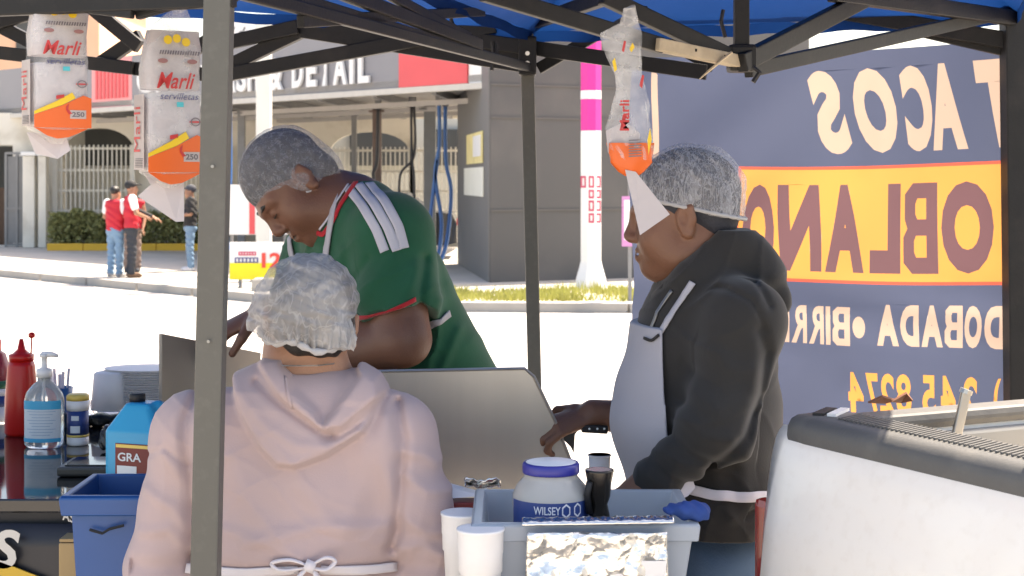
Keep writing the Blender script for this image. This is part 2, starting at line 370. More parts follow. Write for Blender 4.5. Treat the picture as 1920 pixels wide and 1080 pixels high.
for ch, p0, p1 in (('W', 382, 424), ('A', 426, 447), ('S', 449, 467), ('H', 470, 490), ('&', 511, 534), ('D', 553, 573), ('E', 580, 598), ('T', 601, 625), ('A', 630, 655), ('I', 661, 668), ('L', 677, 697)):
    ftext(ch, p0, p1, 3.53 if ch != '&' else 3.51, 4.16, M_white, .035, name='letter')
for i in range(9): fpanel('print_bar', 180+i*7, 184+i*7, 3.6, 4.3+.03*(i % 3), M_red, .02, .03)
WY = 41.0
XW = lambda px: (px-960)/FPX*WY
ZW = lambda py: CAMZ-(py-HOR)/FPX*WY
a, b = fas(-90)[1], fas(924)[1]
MB().prism([(a.x, a.y, 3.42), (b.x, b.y, 3.42), (.2, 41.3, 3.42), (-15, 46, 3.42)][:], (0, 0, .12)).build('roof_slab', mat('soffit', (.5, .48, .45), .8, .15, 1), cw)
for i in range(9):     # purlins and beams under the roof
    s = 1.2+i*1.75; p = Vector((-.75-.68*s, 28+.7335*s, 3.33)); q = Vector((p.x+1.2, 40.9, 3.33))
    if q.y-p.y > .8: MB().bar(p-FN*.2, q, .09, .14).build('beam', M_steel, cw)
for o_ in (1.5, 3.2, 5.0):
    p, q = fas(80)[1]-FN*o_, fas(900)[1]-FN*o_; MB().bar((p.x, p.y, 3.2), (q.x, q.y, 3.2), .08, .1).build('beam', mat('beam_pale', (.4, .38, .36), .6), cw)
def arch(x0, x1, zb, zs, zt, n=14): return [(x0, zb), (x1, zb)]+[((x0+x1)/2+(x1-x0)/2*math.cos(t*math.pi/n), zs+(zt-zs)*math.sin(t*math.pi/n)) for t in range(n+1)]
ops = [arch(XW(118), XW(250), .85, ZW(280), ZW(240)), arch(XW(618), XW(768), .85, ZW(286), ZW(247)), [(XW(776), .85), (XW(880), .85), (XW(880), ZW(222)), (XW(776), ZW(222))], arch(XW(300), XW(420), .85, ZW(286), ZW(247)), [(XW(-60), .02), (XW(24), .02), (XW(24), ZW(272)), (XW(-60), ZW(272))]]
v, f = fill_geo([[(XW(-200), 0), (XW(900), 0), (XW(900), 3.42), (XW(-200), 3.42)]]+ops)
o = obj('back_wall', [(x, WY, z) for x, z in v], f, M_cream, cw); md = o.modifiers.new('s', 'SOLIDIFY'); md.thickness = .25
M_yard = mat('yard_wall', (.5, .5, .45), .85, .25, .8)
MB().box((-6.5, 44.5, 1.75), (17, .2, 3.5)).build('inner_wall', M_yard, cw)
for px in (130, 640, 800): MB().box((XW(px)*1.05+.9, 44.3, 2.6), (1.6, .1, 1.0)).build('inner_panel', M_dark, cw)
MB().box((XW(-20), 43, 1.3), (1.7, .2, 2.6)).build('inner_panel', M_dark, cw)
MB().box((XW(-10), 42.2, .75), (.5, .4, 1.5), None, .04).build('cabinet', mat('brown_cabinet', (.12, .07, .045), .6), cw)
M_bar = mat('white_bars', (.7, .68, .62), .5, .1)
def fence(p0, p1, top, label):
    t = thing('window_grille', (XW((p0+p1)/2), WY-.2, .85), label, 'fence'); x0, x1 = XW(p0), XW(p1); zb, zt = .86, ZW(top)
    for z in (zb+.06, zb+(zt-zb)*.33, zb+(zt-zb)*.63, zt-.09): MB().box(((x0+x1)/2, WY-.2, z), (x1-x0, .05, .06)).build('rail', M_bar, t)
    n = int((x1-x0)/.115); base = MB().box((0, 0, 0), (.03, .03, zt-zb)).build('bar', M_bar, t); base.location = (x0, WY-.245, (zb+zt)/2)
    for i in range(1, n+1):
        c = base.copy(); c.location.x = x0+(x1-x0)*i/n; SC.collection.objects.link(c)
    for x in (x0-.06, x1+.06): MB().box((x, WY-.22, (zt+.0)/2), (.11, .11, zt)).build('post', M_bar, t)
fence(112, 249, 272, 'white barred window grille with brick sill behind the hedge'); fence(622, 768, 276, 'white barred grille under the arch behind hanging hoses'); fence(778, 872, 276, 'white barred grille beside the grey pillar')
fence(300, 424, 276, 'white barred grille behind the man in black polo shirt')
g = thing('gate', (XW(40), 40.6, 0), 'grey metal gate leaf standing open beside white gatepost', 'gate')
for x0, x1 in ((22, 40), (43, 56)):
    for z0, z1 in ((.1, .95), (1.0, 2.3)): MB().box(((XW(x0)+XW(x1))/2, 40.6, (z0+z1)/2), (XW(x1)-XW(x0), .03, z1-z0)).build('panel', mat('gate_sheet', (.2, .2, .2), .5), g)
for x in (21, 41.5, 57): MB().box((XW(x), 40.58, 1.2), (.06, .07, 2.4)).build('frame_bar', M_steel, g)
for z in (.06, .98, 2.38): MB().box((XW(39), 40.57, z), (XW(57)-XW(21), .06, .06)).build('frame_bar', M_steel, g)
for px, wd, lb in ((72, .3, 'white rendered gatepost beside the grey gate leaf'), (97, .2, 'slim white gatepost at the end of the hedge')):
    t = thing('gatepost', (XW(px), 40.3, 0), lb, 'post')
    MB().box((XW(px), 40.3, 1.15), (wd, .3, 2.3), None, .02).build('shaft', M_cream, t); MB().box((XW(px), 40.3, 2.36), (wd+.08, .38, .1), None, .02).build('cap', M_white, t)
# columns with hoses
def colm(px, d, wd, lb, m=M_steel):
    t = thing('steel_column', ((px-960)/FPX*d, d, 0), lb, 'column'); x = (px-960)/FPX*d
    MB().box((x, d, 1.64), (wd, wd, 3.28), None, .01).build('shaft', m, t); MB().box((x, d, .02), (wd*2, wd*2, .04)).build('base_plate', m, t); MB().box((x, d, 3.2), (wd*1.8, wd*1.8, .03)).build('cap_plate', m, t)
M_rust = mat('rusty_steel', (.16, .11, .09), .6, .4, 5)
colm(664, 37, .12, 'thin dark steel column in front of the white grille'); colm(707, 35, .19, 'rusty brown steel column beside hanging hose', M_rust); colm(806, 34, .25, 'thick grey steel column beside blue hoses', mat('grey_column', (.2, .21, .21), .5)); colm(453, 36, .16, 'dark steel column left of the white pole')
M_blue = mat('hose_blue', (.05, .16, .42), .45, .1); M_hose = mat('hose_black', (.03, .03, .035), .45, .1)
def hose(pts, r, m, lb, grp=None):
    P = [W(*q) for q in pts]; Q = []
    for i in range(len(P)-1):
        p0, p1, p2, p3 = P[max(i-1, 0)], P[i], P[i+1], P[min(i+2, len(P)-1)]
        for j in range(6):
            t = j/6; Q.append(.5*((2*p1)+(p2-p0)*t+(2*p0-5*p1+4*p2-p3)*t*t+(3*p1-p0-3*p2+p3)*t**3))
    Q.append(P[-1]); t = thing('hanging_hose', P[0], lb, 'hose', grp)
    MB().tube(Q, r, 6).build('tube', m, t, True); MB().tube([P[0]+Vector((0, 0, .25)), P[0]+Vector((0, 0, -.05))], r*1.8, 6).build('ceiling_bracket', M_steel, t)
for q, lb_ in (((771, 786), 'black hose hanging left of the thick grey column'), ((776, 760), 'black hose swinging toward the rusty column')): hose([(q[0], 195, 33), (q[0]+1, 290, 33), (q[1]-10, 330, 33), (q[1]-6, 410, 33), (q[1]+14, 470, 33)], .028, M_hose, lb_)
hose([(823, 190, 32.5), (824, 270, 32.5), (816, 330, 32.5), (828, 420, 32.5), (818, 490, 32.5), (806, 430, 32.5), (820, 300, 32.5)], .04, M_blue, 'bright blue hose looped beside the thick column')
hose([(835, 195, 32.7), (836, 300, 32.7), (846, 360, 32.7), (838, 450, 32.7), (826, 492, 32.7)], .04, M_blue, 'blue hose hanging close to the grey pillar')
hose([(709, 200, 34.5), (707, 300, 34.5), (700, 330, 34.5), (712, 380, 34.5)], .04, M_hose, 'short dark hose hanging on the rusty column')
hose([(430, 190, 29), (432, 330, 29), (424, 420, 29), (428, 470, 29)], .035, M_blue, 'thin blue hose beside the white advertising board')
# dark grey wall and pillar on the right
wl = thing('corner_building', (1, 28, 0), 'dark grey windowless building with pillar corner at the car wash end', 'building')
MB().prism([(-.36, 26.6, -.05), (5.5, 29.6, -.05), (5.5, 36, -.05), (-1.08, 32.5, -.05)], (0, 0, 7)).build('wall', M_wallgrey, wl)
sdir = Vector((-.72, 5.9, 0)).normalized(); sn = Vector((-5.9, -.72, 0)).normalized()
p = Vector((-.36, 26.6, 0))+sn*.03; MB().prism([p+sdir*.02, p+sdir*5.9, p+sdir*5.9+Vector((0, 0, 6.9)), p+sdir*.02+Vector((0, 0, 6.9))], -sn*.028).build('side_cladding', M_pgrey, wl)
wd_ = Vector((5.86, 3.0, 0)).normalized(); wn = Vector((3, -5.86, 0)).normalized()
for z in (1.2, 2.75, 3.3): MB().bar(Vector((-.36, 26.6, z))+wn*.01, Vector((-.36, 26.6, z))+wd_*6.4+wn*.01, .03, .025).build('panel_joint', mat('joint_dark', (.11, .105, .1), .7), wl)
for i, (u0, u1, z0, z1, m, lb) in enumerate(((.8, 3.7, 2.0, 2.55, mat('poster_yellow', (.8, .66, .3), .6, .3, 3), 'yellow and white poster high on the grey pillar side'), (.7, 4.2, 1.42, 1.93, mat('poster_white', (.8, .78, .68), .6, .1, 3), 'plain white poster low on the grey pillar side'))):
    q = p+sn*.01; t = thing('poster', q+sdir*u0+Vector((0, 0, z0)), lb, 'poster')
    MB().prism([q+sdir*u0+Vector((0, 0, z0)), q+sdir*u1+Vector((0, 0, z0)), q+sdir*u1+Vector((0, 0, z1)), q+sdir*u0+Vector((0, 0, z1))], sn*.015).build('sheet', m, t)
    if i == 0: r = q+sn*.02; MB().prism([r+sdir*(u0+.2)+Vector((0, 0, z0+.12)), r+sdir*(u0+1.5)+Vector((0, 0, z0+.12)), r+sdir*(u0+1.5)+Vector((0, 0, z1-.06)), r+sdir*(u0+.2)+Vector((0, 0, z1-.06))], sn*.01).build('print', M_white, t)
# peach building, sign board above the car wash
t = thing('peach_building', (-24, 62, 0), 'peach coloured upper storeys behind the car wash roof', 'building')
MB().box((-27, 66, 4.5), (22, 8, 9)).build('wall', mat('peach_render', (.66, .40, .27), .8, .1, .8), t); MB().box((-27, 66, 9.1), (22.6, 8.6, .25)).build('parapet', M_cream, t)
for i in range(3): MB().box((-18.6-i*2.6, 61.97, 7.2), (1.2, .1, 1.5)).build('window', M_dark, t)
t = thing('script_sign', tuple(W(460, 80, 36)), 'white sign board with black handwriting above the car wash roof', 'sign')
MB().prism([W(405, 84, 36), W(560, 84, 36), W(560, 30, 36), W(405, 30, 36)], (0, .1, 0)).build('board', M_white, t)
text('lettering', 'l da i', W(430, 74, 35.95), W(482, 74, 35.95)-W(430, 74, 35.95), (0, 0, .28), mat('black_ink', (.02, .02, .02), .6), t, 0, .5)
# pole, small signs
t = thing('painted_pole', tuple(W(1108, 540, 25.3)), 'octagonal concrete pole painted magenta above and white below', 'pole'); x, d = (1108-960)/FPX*25.3, 25.3
zz = lambda py: CAMZ-(py-HOR)/FPX*d
M_mag = mat('magenta_paint', (.72, .03, .30), .5, .06, 4); oct_ = lambda r, z0, z1, m, nm: MB().lathe((x, d, 0), [(r, z0), (r, z1)], 8, rot=math.pi/8).build(nm, m, t)
oct_(.172, zz(512), zz(245)-.003, M_white, 'shaft'); oct_(.172, zz(245), zz(186)-.003, M_mag, 'painted_band'); oct_(.175, zz(186), zz(170)-.003, M_white, 'painted_band'); oct_(.172, zz(170), zz(-60), M_mag, 'painted_band')
MB().lathe((x, d, 0), [(.27, -.02), (.25, .15), (.19, .35), (.174, .42)], 8, rot=math.pi/8).build('base', M_white, t)
M_graf = mat('red_lettering', (.55, .05, .12), .6, .2)
for px in (1109, 1122, 1094):
    for py0, py1 in ((330, 352), (356, 372), (376, 396), (400, 418)):
        if px == 1094 and py0 != 330: continue
        a, b = W(px-5, py1, 25.1), W(px+5, py0, 25.1); u = b.x-a.x; yy = 25.3-.172*math.cos(math.radians(22.5))-.004 if abs(px-1109) < 6 else 25.3-.142
        v, f = fill_geo([[(a.x, a.z), (b.x, a.z), (b.x, b.z), (a.x, b.z)], [(a.x+u*.28, a.z+.03), (b.x-u*.28, a.z+.03), (b.x-u*.28, b.z-.03), (a.x+u*.28, b.z-.03)]])
        o = obj('painted_mark', [(q[0], yy, q[1]) for q in v], f, M_graf, t)
        if abs(px-1109) > 6: o.location.y += .0
t = thing('kerb_sign', tuple(gnd(1180, 565, 0)), 'small white sign with pink border on a thin post by the verge', 'sign'); d = 22.55
MB().box(((1181-960)/FPX*d, d, .85), (.05, .05, 1.75)).build('post', M_steel, t)
a, b = W(1166, 462, d-.06), W(1200, 368, d-.06); MB().box(((a.x+b.x)/2, d-.06, (a.z+b.z)/2), (b.x-a.x, .02, b.z-a.z)).build('panel', mat('pink_border', (.6, .25, .5), .5), t)
MB().box(((a.x+b.x)/2, d-.075, (a.z+b.z)/2+.02), (b.x-a.x-.06, .01, b.z-a.z-.14)).build('face', M_white, t)
t = thing('price_sign', tuple(gnd(480, 545, 0)), 'white and yellow price board with red number twelve', 'sign'); d = 25.4
a, b, c = W(431, 524, d), W(532, 454, d), W(431, 493, d)
MB().box(((a.x+b.x)/2, d, (a.z+b.z)/2), (b.x-a.x, .05, b.z-a.z)).build('board', M_white, t); MB().box(((a.x+b.x)/2, d-.028, (a.z+c.z)/2), (b.x-a.x-.006, .012, c.z-a.z)).build('yellow_band', mat('sign_yellow', (.85, .72, .02), .5), t)
a_, b_ = W(491, 502, d-.04), W(527, 474, d-.04); text('number', '12', a_, (b_.x-a_.x, 0, 0), (0, 0, b_.z-a_.z), mat('number_red', (.7, .06, .04), .5), t, .03, depth=.01)
for x0_, x1_, y0_, y1_, m in ((447, 480, 472, 479, M_graf), (440, 484, 483, 493, mat('ink_navy', (.03, .04, .2), .6))):
    a_, b_ = W(x0_, y1_, d-.04), W(x1_, y0_, d-.04); u_ = .02
    v, f = fill_geo([[(a_.x, a_.z), (b_.x, a_.z), (b_.x, b_.z), (a_.x, b_.z)]]+[[(a_.x+u_+(b_.x-a_.x-u_)*i/6, a_.z+.015), (a_.x+(b_.x-a_.x-u_)*(i+1)/6, a_.z+.015), (a_.x+(b_.x-a_.x-u_)*(i+1)/6, b_.z-.015), (a_.x+u_+(b_.x-a_.x-u_)*i/6, b_.z-.015)] for i in range(6)])
    obj('print', [(q[0], d-.04, q[1]) for q in v], f, m, t)
for px in (450, 512): MB().box((W(px, 0, d).x, d+.05, .08), (.05, .1, .2)).build('foot', M_steel, t)
t = thing('concrete_block', tuple(gnd(496, 550, 0)), 'rough concrete block on the kerb below the price board', 'block'); q = gnd(496, 545, 0); MB().box((q.x, q.y, .08), (.36, .3, .2), None, .02).build('block_body', M_kerb, t); MB().box((q.x, q.y, .185), (.3, .24, .02), None, .008).build('top', M_pave, t)
t = thing('white_pole', (W(495, 0, 27).x, 27, 0), 'tall white square pole in front of the car wash sign', 'pole'); MB().box((W(495, 0, 27).x, 27, 2.2), (.24, .24, 4.5), None, .02).build('shaft', mat('pole_white', (.66, .65, .6), .6, .1, 2), t); MB().box((W(495, 0, 27).x, 27, .03), (.4, .4, .06)).build('base', M_kerb, t)
t = thing('advertising_board', (W(480, 0, 28.5).x, 28.5, 0), 'white advertising board with red stripes behind the price board', 'sign'); d = 28.5
a, b = W(428, 440, d), W(540, 346, d); MB().box(((a.x+b.x)/2, d, (a.z+b.z)/2), (b.x-a.x, .04, b.z-a.z)).build('board', M_white, t)
for px in (473, 507): MB().box((W(px, 0, d).x, d-.025, (a.z+b.z)/2), (.1, .01, b.z-a.z-.02)).build('stripe', M_red, t)
for px in (434, 534): MB().box((W(px, 0, d).x, d+.04, .8), (.05, .05, 1.6)).build('leg', M_steel, t)
# planter, hedge
M_yel = mat('yellow_kerb_paint', (.72, .42, .04), .7, .15, 3)
t = thing('planter', (-9.5, 38.6, 0), 'low planter edged with a yellow painted kerb', 'planter'); x0, x1 = W(88, 0, 38.5).x, W(430, 0, 38.5).x
for i in range(5): MB().box((x0+(x1-x0)*(i+.5)/5, 38.55, .08), ((x1-x0)/5-.012, .16, .18), None, .015).build('edging', M_yel, t)
MB().box(((x0+x1)/2, 39.6, .05), (x1-x0-.05, 1.9, .12)).build('soil', mat('soil', (.09, .06, .04), .95), t); MB().box(((x0+x1)/2, 40.75, .4), (x1-x0, .2, .8)).build('back_sill', M_cream, t)
M_leaf = mat('hedge_leaf', (.30, .31, .13), .7, .5, 5, transl=.3)
def hedge(p0, p1, d, zt, lb):
    x0, x1 = W(p0, 0, d).x, W(p1, 0, d).x; t = thing('hedge', ((x0+x1)/2, d, .1), lb, 'hedge'); v, f = [], []
    for i in range(4200):
        x = random.uniform(x0, x1); e = .06*math.sin(x*7)+.05*math.sin(x*17+1); z = .1+(zt+e-.1)*random.random()**.7; y = d+random.uniform(-.35, .35)*(1-.3*(z/zt)**3)
        a, b = random.uniform(0, 6.28), random.uniform(-1, 1); u = Vector((math.cos(a), math.sin(a), b)).normalized(); q = u.cross(Vector((random.random(), random.random(), random.random()))).normalized(); s = random.uniform(.035, .07); p = Vector((x, y, z)); k = len(v)
        v += [p-u*s, p+q*s*.55, p+u*s, p-q*s*.55]; f.append((k, k+1, k+2, k+3))
    obj('foliage', v, f, M_leaf, t); mb = MB()
    for i in range(26): x = random.uniform(x0+.1, x1-.1); mb.tube([(x, d, .08), (x+random.uniform(-.2, .2), d+random.uniform(-.2, .2), zt*.8)], [.014, .006], 5)
    mb.build('stem', mat('stem_brown', (.1, .07, .04), .9), t)
hedge(95, 200, 39.2, .92, 'clipped hedge in front of the barred window by the gateposts'); hedge(196, 345, 39.2, .88, 'clipped hedge behind the men in red vests'); hedge(345, 428, 39.2, .8, 'hedge behind the man in black polo shirt')
MB().box((0, 0, 0), (.01, .01, .01))
# verge grass
v, f = [], []
for i in range(5200):
    x = random.uniform(-1.2, 1.9); y = random.uniform(22.5, 24.6); h = random.uniform(.05, .13)*(1+.6*math.exp(-((x-1.1)/.5)**2)); a = random.uniform(0, 3.14); l = random.uniform(-.05, .05); k = len(v)
    if math.sin(x*4)+math.sin(x*1.7+y*2) < random.uniform(-2.2, 1): continue
    v += [(x-.012*math.cos(a), y-.012*math.sin(a), 0), (x+.012*math.cos(a), y+.012*math.sin(a), 0), (x+l, y+l*.5, h)]; f.append((k, k+1, k+2))
o = obj('grass', v, f, mat('verge_grass', (.34, .34, .09), .8, .4, 3, transl=.3)); tag(o, 'dry green grass growing along the verge below the dark wall', 'grass'); o['kind'] = 'stuff'
# parked car in the wash bay
t = thing('parked_car', (W(790, 0, 36).x, 36, 0), 'dark car parked in the wash bay beside blue hoses', 'car'); xr = W(858, 0, 35).x; M_car = mat('car_dark', (.03, .032, .035), .3, .1, coat=.5)
prof = [(0, .35), (0, .75), (-.1, .98), (-.55, 1.02), (-1.1, 1.42), (-2.4, 1.44), (-3.1, 1.02), (-4.1, .9), (-4.25, .5), (-4.2, .3), (-.2, .3)]
MB().prism([(xr+a, 34.4, b) for a, b in prof], (0, 1.7, 0)).build('body', M_car, t)
MB().prism([(xr+a, 34.38, b) for a, b in ((-.75, 1.02), (-1.18, 1.36), (-2.35, 1.38), (-2.9, 1.03))], (0, .015, 0)).build('side_window', mat('car_glass', (.02, .025, .03), .05, 0), t)
for a in (-.85, -3.4):
    w_ = MB().lathe((0, 0, 0), [(.2, -.1), (.33, -.1), (.33, .1), (.2, .1)], 24).build('wheel', mat('tyre', (.02, .02, .02), .8), t); w_.rotation_euler = (math.pi/2, 0, 0); w_.location = (xr+a, 34.45, .33)
MB().box((xr+.005, 34.6, .8), (.02, .25, .14), None, .005).build('tail_light', M_red, t)
# ------------------------------------------------------------------ pop-up canopy over the stall
A, C, D = Vector((-.52, 2.78, 0)), Vector((.067, 5.0, 0)), Vector((1.46, 4.63, 0)); E_ = Vector((-2.06, 5.56, 0)); B = A+(D-C); F_ = A+(E_-C)
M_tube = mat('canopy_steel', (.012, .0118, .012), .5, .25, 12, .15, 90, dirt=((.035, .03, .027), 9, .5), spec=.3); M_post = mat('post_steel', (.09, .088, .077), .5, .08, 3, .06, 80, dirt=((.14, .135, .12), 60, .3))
can = thing('canopy', (0, 4, 0), 'blue pop-up canopy on grey steel legs sheltering the taco stall', 'canopy')
def post(top, bot, wd, m=M_post):
    MB().bar(bot, top, wd, wd, up=(0, 1, 0), bev=.004).build('leg', m, can); b = Vector(bot); MB().box((b.x, b.y, b.z+.006), (.09, .09, .012)).build('foot_plate', M_tube, can)
pt = W(411, 0, 2.78); pb = W(386, 1080, 2.78); dz = (pb-pt)/(pt.z-pb.z)
post(pt-dz*.12, pb+dz*pb.z, .047)
for py in (312, 640): q_ = W(410-25*py/1080-4, py, 2.752); MB().tube([q_, q_+Vector((0, -.004, 0))], .0028, 10).build('push_button', mat('button_steel', (.3, .3, .28), .45, metal=.6), can)
pt, pb = W(988, 88, 5.0), W(1003, 740, 5.0); dz = (pb-pt)/(pt.z-pb.z); post(pt-dz*.04, pb+dz*pb.z, .042)
MB().box(W(989, 105, 4.965), (.055, .055, .12), None, .006).build('corner_bracket', M_tube, can)
for py in (100, 118): MB().tube([W(989, py, 4.93), W(989, py, 4.925)], .007, 8).build('bolt', mat('zinc', (.6, .6, .58), .35, metal=1), can)
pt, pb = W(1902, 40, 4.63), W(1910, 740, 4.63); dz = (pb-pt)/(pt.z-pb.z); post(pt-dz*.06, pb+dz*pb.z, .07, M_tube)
for q, z_ in ((B, .562), (E_, 0), (F_, 0)): post((q.x, q.y, 2.19), (q.x, q.y, z_), .045)     # one leg stands in the truck bed
def on_plane(px, py, P, Q):
    k = (px-960)/FPX; dx, dy = Q.x-P.x, Q.y-P.y; s = (k*P.y-P.x)/(dx-k*dy); return W(px, py, P.y+dy*s)
def bars(P, Q, lst, th, m=M_tube):
    for i, (x0, y0, x1, y1, *r) in enumerate(lst):
        o = Vector((0, .022*(i % 2), 0)); MB().bar(on_plane(x0, y0, P, Q)+o, on_plane(x1, y1, P, Q)+o, (r[0] if r else th)*.75, (r[0] if r else th)*1.2, bev=.003).build('truss_bar', m, can)
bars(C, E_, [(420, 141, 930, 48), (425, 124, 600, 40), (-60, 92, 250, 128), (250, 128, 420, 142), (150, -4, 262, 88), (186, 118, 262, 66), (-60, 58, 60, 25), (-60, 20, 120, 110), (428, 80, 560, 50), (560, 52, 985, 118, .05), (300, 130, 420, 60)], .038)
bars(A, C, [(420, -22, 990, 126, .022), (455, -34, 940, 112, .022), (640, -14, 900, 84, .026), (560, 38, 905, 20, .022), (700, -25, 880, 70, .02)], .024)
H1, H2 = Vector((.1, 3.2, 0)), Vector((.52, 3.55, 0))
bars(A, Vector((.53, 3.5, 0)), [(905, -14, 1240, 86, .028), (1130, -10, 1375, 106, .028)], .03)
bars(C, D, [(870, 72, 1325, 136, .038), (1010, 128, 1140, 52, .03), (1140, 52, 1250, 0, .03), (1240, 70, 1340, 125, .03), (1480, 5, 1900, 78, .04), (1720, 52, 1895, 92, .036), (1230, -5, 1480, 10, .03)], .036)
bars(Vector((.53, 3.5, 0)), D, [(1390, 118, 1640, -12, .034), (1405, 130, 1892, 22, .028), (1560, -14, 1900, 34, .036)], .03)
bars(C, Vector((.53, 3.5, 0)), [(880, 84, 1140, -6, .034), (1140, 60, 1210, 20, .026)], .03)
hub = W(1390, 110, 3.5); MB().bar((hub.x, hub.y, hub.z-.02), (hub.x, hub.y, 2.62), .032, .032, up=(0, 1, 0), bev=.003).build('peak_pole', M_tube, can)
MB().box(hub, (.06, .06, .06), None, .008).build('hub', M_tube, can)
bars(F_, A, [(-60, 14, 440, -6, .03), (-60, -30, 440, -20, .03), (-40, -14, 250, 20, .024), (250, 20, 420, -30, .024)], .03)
# wrapped bar, tie straps
p0, p1 = on_plane(1228, 84, A, Vector((.53, 3.5, 0))), W(1382, 116, 3.49)
MB().bar(p0+Vector((0, -.012, 0)), p1+Vector((0, -.014, 0)), .026, .027, bev=.003).build('tape_wrap', mat('masking_tape', (.44, .36, .25), .7, .45, 25), can)
for f_ in (.45, .8): q_ = p0.lerp(p1, f_)+Vector((0, -.027, .003)); MB().box(q_, (.012, .002, .006)).build('tape_hole', M_tube, can)
MB().tube([W(1372, 98, 3.42), W(1330, 132, 3.42), W(1312, 148, 3.42)], [.009, .008, .004], 6, flat=.4).build('tape_end', MATS['masking_tape'], can)
M_black = mat('black_strap', (.012, .012, .014), .6)
for q in ([(848, 18, 4.4), (846, 38, 4.4), (852, 52, 4.4)], [(922, 78, 4.7), (925, 100, 4.7), (922, 132, 4.7)], [(930, 78, 4.7), (931, 104, 4.7)], [(1356, 18, 4.5), (1352, 40, 4.5), (1360, 70, 4.5)], [(1412, 126, 3.45), (1424, 136, 3.45), (1412, 154, 3.45)]):
    MB().tube([W(*p) for p in q], .006, 6).build('tie_strap', M_black, can)
M_blue_tarp = mat('blue_tarp', (.004, .035, .15), .7, .4, 2.5, .2, 30, transl=.28, spec=.15)
pk1 = Vector((hub.x, hub.y, 2.66)); pk2 = (A+C+E_+F_)/4; pk2.z = 2.7
def roof(c4, hz_, pk, n=10):
    for i in range(4):
        a, b = c4[i].copy(), c4[(i+1) % 4].copy(); a.z, b.z = hz_[i], hz_[(i+1) % 4]
        def fn(u, v, a=a, b=b):
            e_ = a.lerp(b, u); q = e_.lerp(pk, v) if v < 1 else pk.copy(); q.z = e_.z+(pk.z-e_.z)*v-.05*math.sin(math.pi*u)*(1-v)*math.sin(math.pi*min(v*1.2, 1)); return q
        sheet('roof_panel', fn, n, 8, M_blue_tarp, can)
        sheet('valance', lambda u, v, a=a, b=b: Vector((*(a.lerp(b, u)).xy, a.lerp(b, u).z-.035*v+.004*math.sin(u*40)))+Vector((.004*math.sin(u*31)*v, .006*math.cos(u*23)*v, 0)), 40, 2, M_blue_tarp, can)
roof([A, C, D, B], [2.2, 2.18, 2.2, 2.2], pk1); roof([A, C, E_, F_], [2.2, 2.18, 2.38, 2.3], pk2)

# ------------------------------------------------------------------ printed banner, seen from its back
BL, BR = Vector((.42*1.0, 5.4, 0)), Vector((1.48, 4.70, 0))
def bn_s(px):
    k = (px-960)/FPX; dx, dy = BR.x-BL.x, BR.y-BL.y; return (k*BL.y-BL.x)/(dx-k*dy)
BLEN = (BR-BL).length
def bn_p(s, z):
    q = BL.lerp(BR, s/BLEN); wv = .022*math.sin(s*5.1+z*1.3)*(.4+.6*abs(math.sin(z*2.2+s)))+.012*math.sin(s*11-z*6)+.02*(z-1.6)*math.sin(s*3)+.010*math.sin((s*.8+(2.1-z))*16)*max(0, 1-abs(s-.3)/.55)+.006*math.sin(z*31+s*7)*max(0, 1-abs(z-1.32)/.14); n = Vector((-.55, -.835, 0)); q = q+n*wv; q.z = z-.015*math.sin(s*2.6); return q
def bn_z(px, py): s = bn_s(px); q = BL.lerp(BR, s); return CAMZ-(py-HOR)/FPX*q.y
S = lambda px: bn_s(px)*BLEN
def bmat(name, c, tl): return mat(name, c, .45, .07, 2.5, .1, 40, transl=tl, dirt=(tuple(q*.8 for q in c), 5, .35))
M_bn, M_by, M_bw, M_bp = bmat('banner_blue', (.064, .078, .130), .5), bmat('banner_yellow', (.56, .255, .07), .5), bmat('banner_cream', (.40, .30, .245), .5), bmat('banner_purple', (.12, .065, .075), .55); M_bo = bmat('banner_red', (.5, .09, .06), .5)
ban = thing('banner', (1.0, 5.0, .95), 'taco banner seen from behind with mirrored lettering and yellow band', 'banner')
sL, sR = S(1187), S(2060); zT, zB = 2.13, .93
BGEO = [[(0, 0), (.75, 0), (1, .12), (1, .40), (.88, .5), (.96, .6), (.96, .88), (.72, 1), (0, 1)], [(.32, .18), (.62, .18), (.68, .24), (.68, .36), (.62, .42), (.32, .42)], [(.32, .6), (.58, .6), (.64, .66), (.64, .77), (.58, .83), (.32, .83)]]
def rowtext(lst, yT, yB, pm, bold, shear=0.):
    z1, z0 = bn_z(pm, yT), bn_z(pm, yB); out = []
    for ch, pL, pR in lst:
        s0, s1 = S(pL), S(pR); mp = lambda q: (s1-(s1-s0)*q[0], z0+(z1-z0)*q[1])
        if ch == 'B': v, f = fill_geo(BGEO); lp = BGEO
        else: v, f, lp, _ = text_geo(ch, .045 if ch == '4' else min(bold, .03) if ch in 'R8' else bold, shear)
        out.append(([mp(q) for q in v], f, [[mp(q) for q in l] for l in lp]))
    return out
zy1, zy0 = bn_z(1700, 309), bn_z(1700, 522)
R1 = rowtext([('S', 1516, 1598), ('O', 1602, 1684), ('C', 1688, 1752), ('A', 1756, 1822), ('T', 1826, 1900)], 118, 279, 1700, .06, .38)
R2 = rowtext([('O', 1393, 1450), ('N', 1457, 1533), ('A', 1540, 1618), ('L', 1630, 1692), ('B', 1698, 1764), ('O', 1771, 1866), ('P', 1880, 1965)], 338, 507, 1700, .06)
R3 = rowtext([('A', 1645, 1686), ('D', 1690, 1724), ('A', 1728, 1768), ('B', 1772, 1806), ('O', 1809, 1842), ('D', 1847, 1888), ('A', 1894, 1936)], 570, 649, 1790, .06)
R3b = rowtext([('A', 1428, 1460), ('I', 1464, 1474), ('R', 1478, 1507), ('R', 1511, 1540), ('I', 1544, 1553), ('B', 1557, 1592)], 566, 638, 1540, .05)
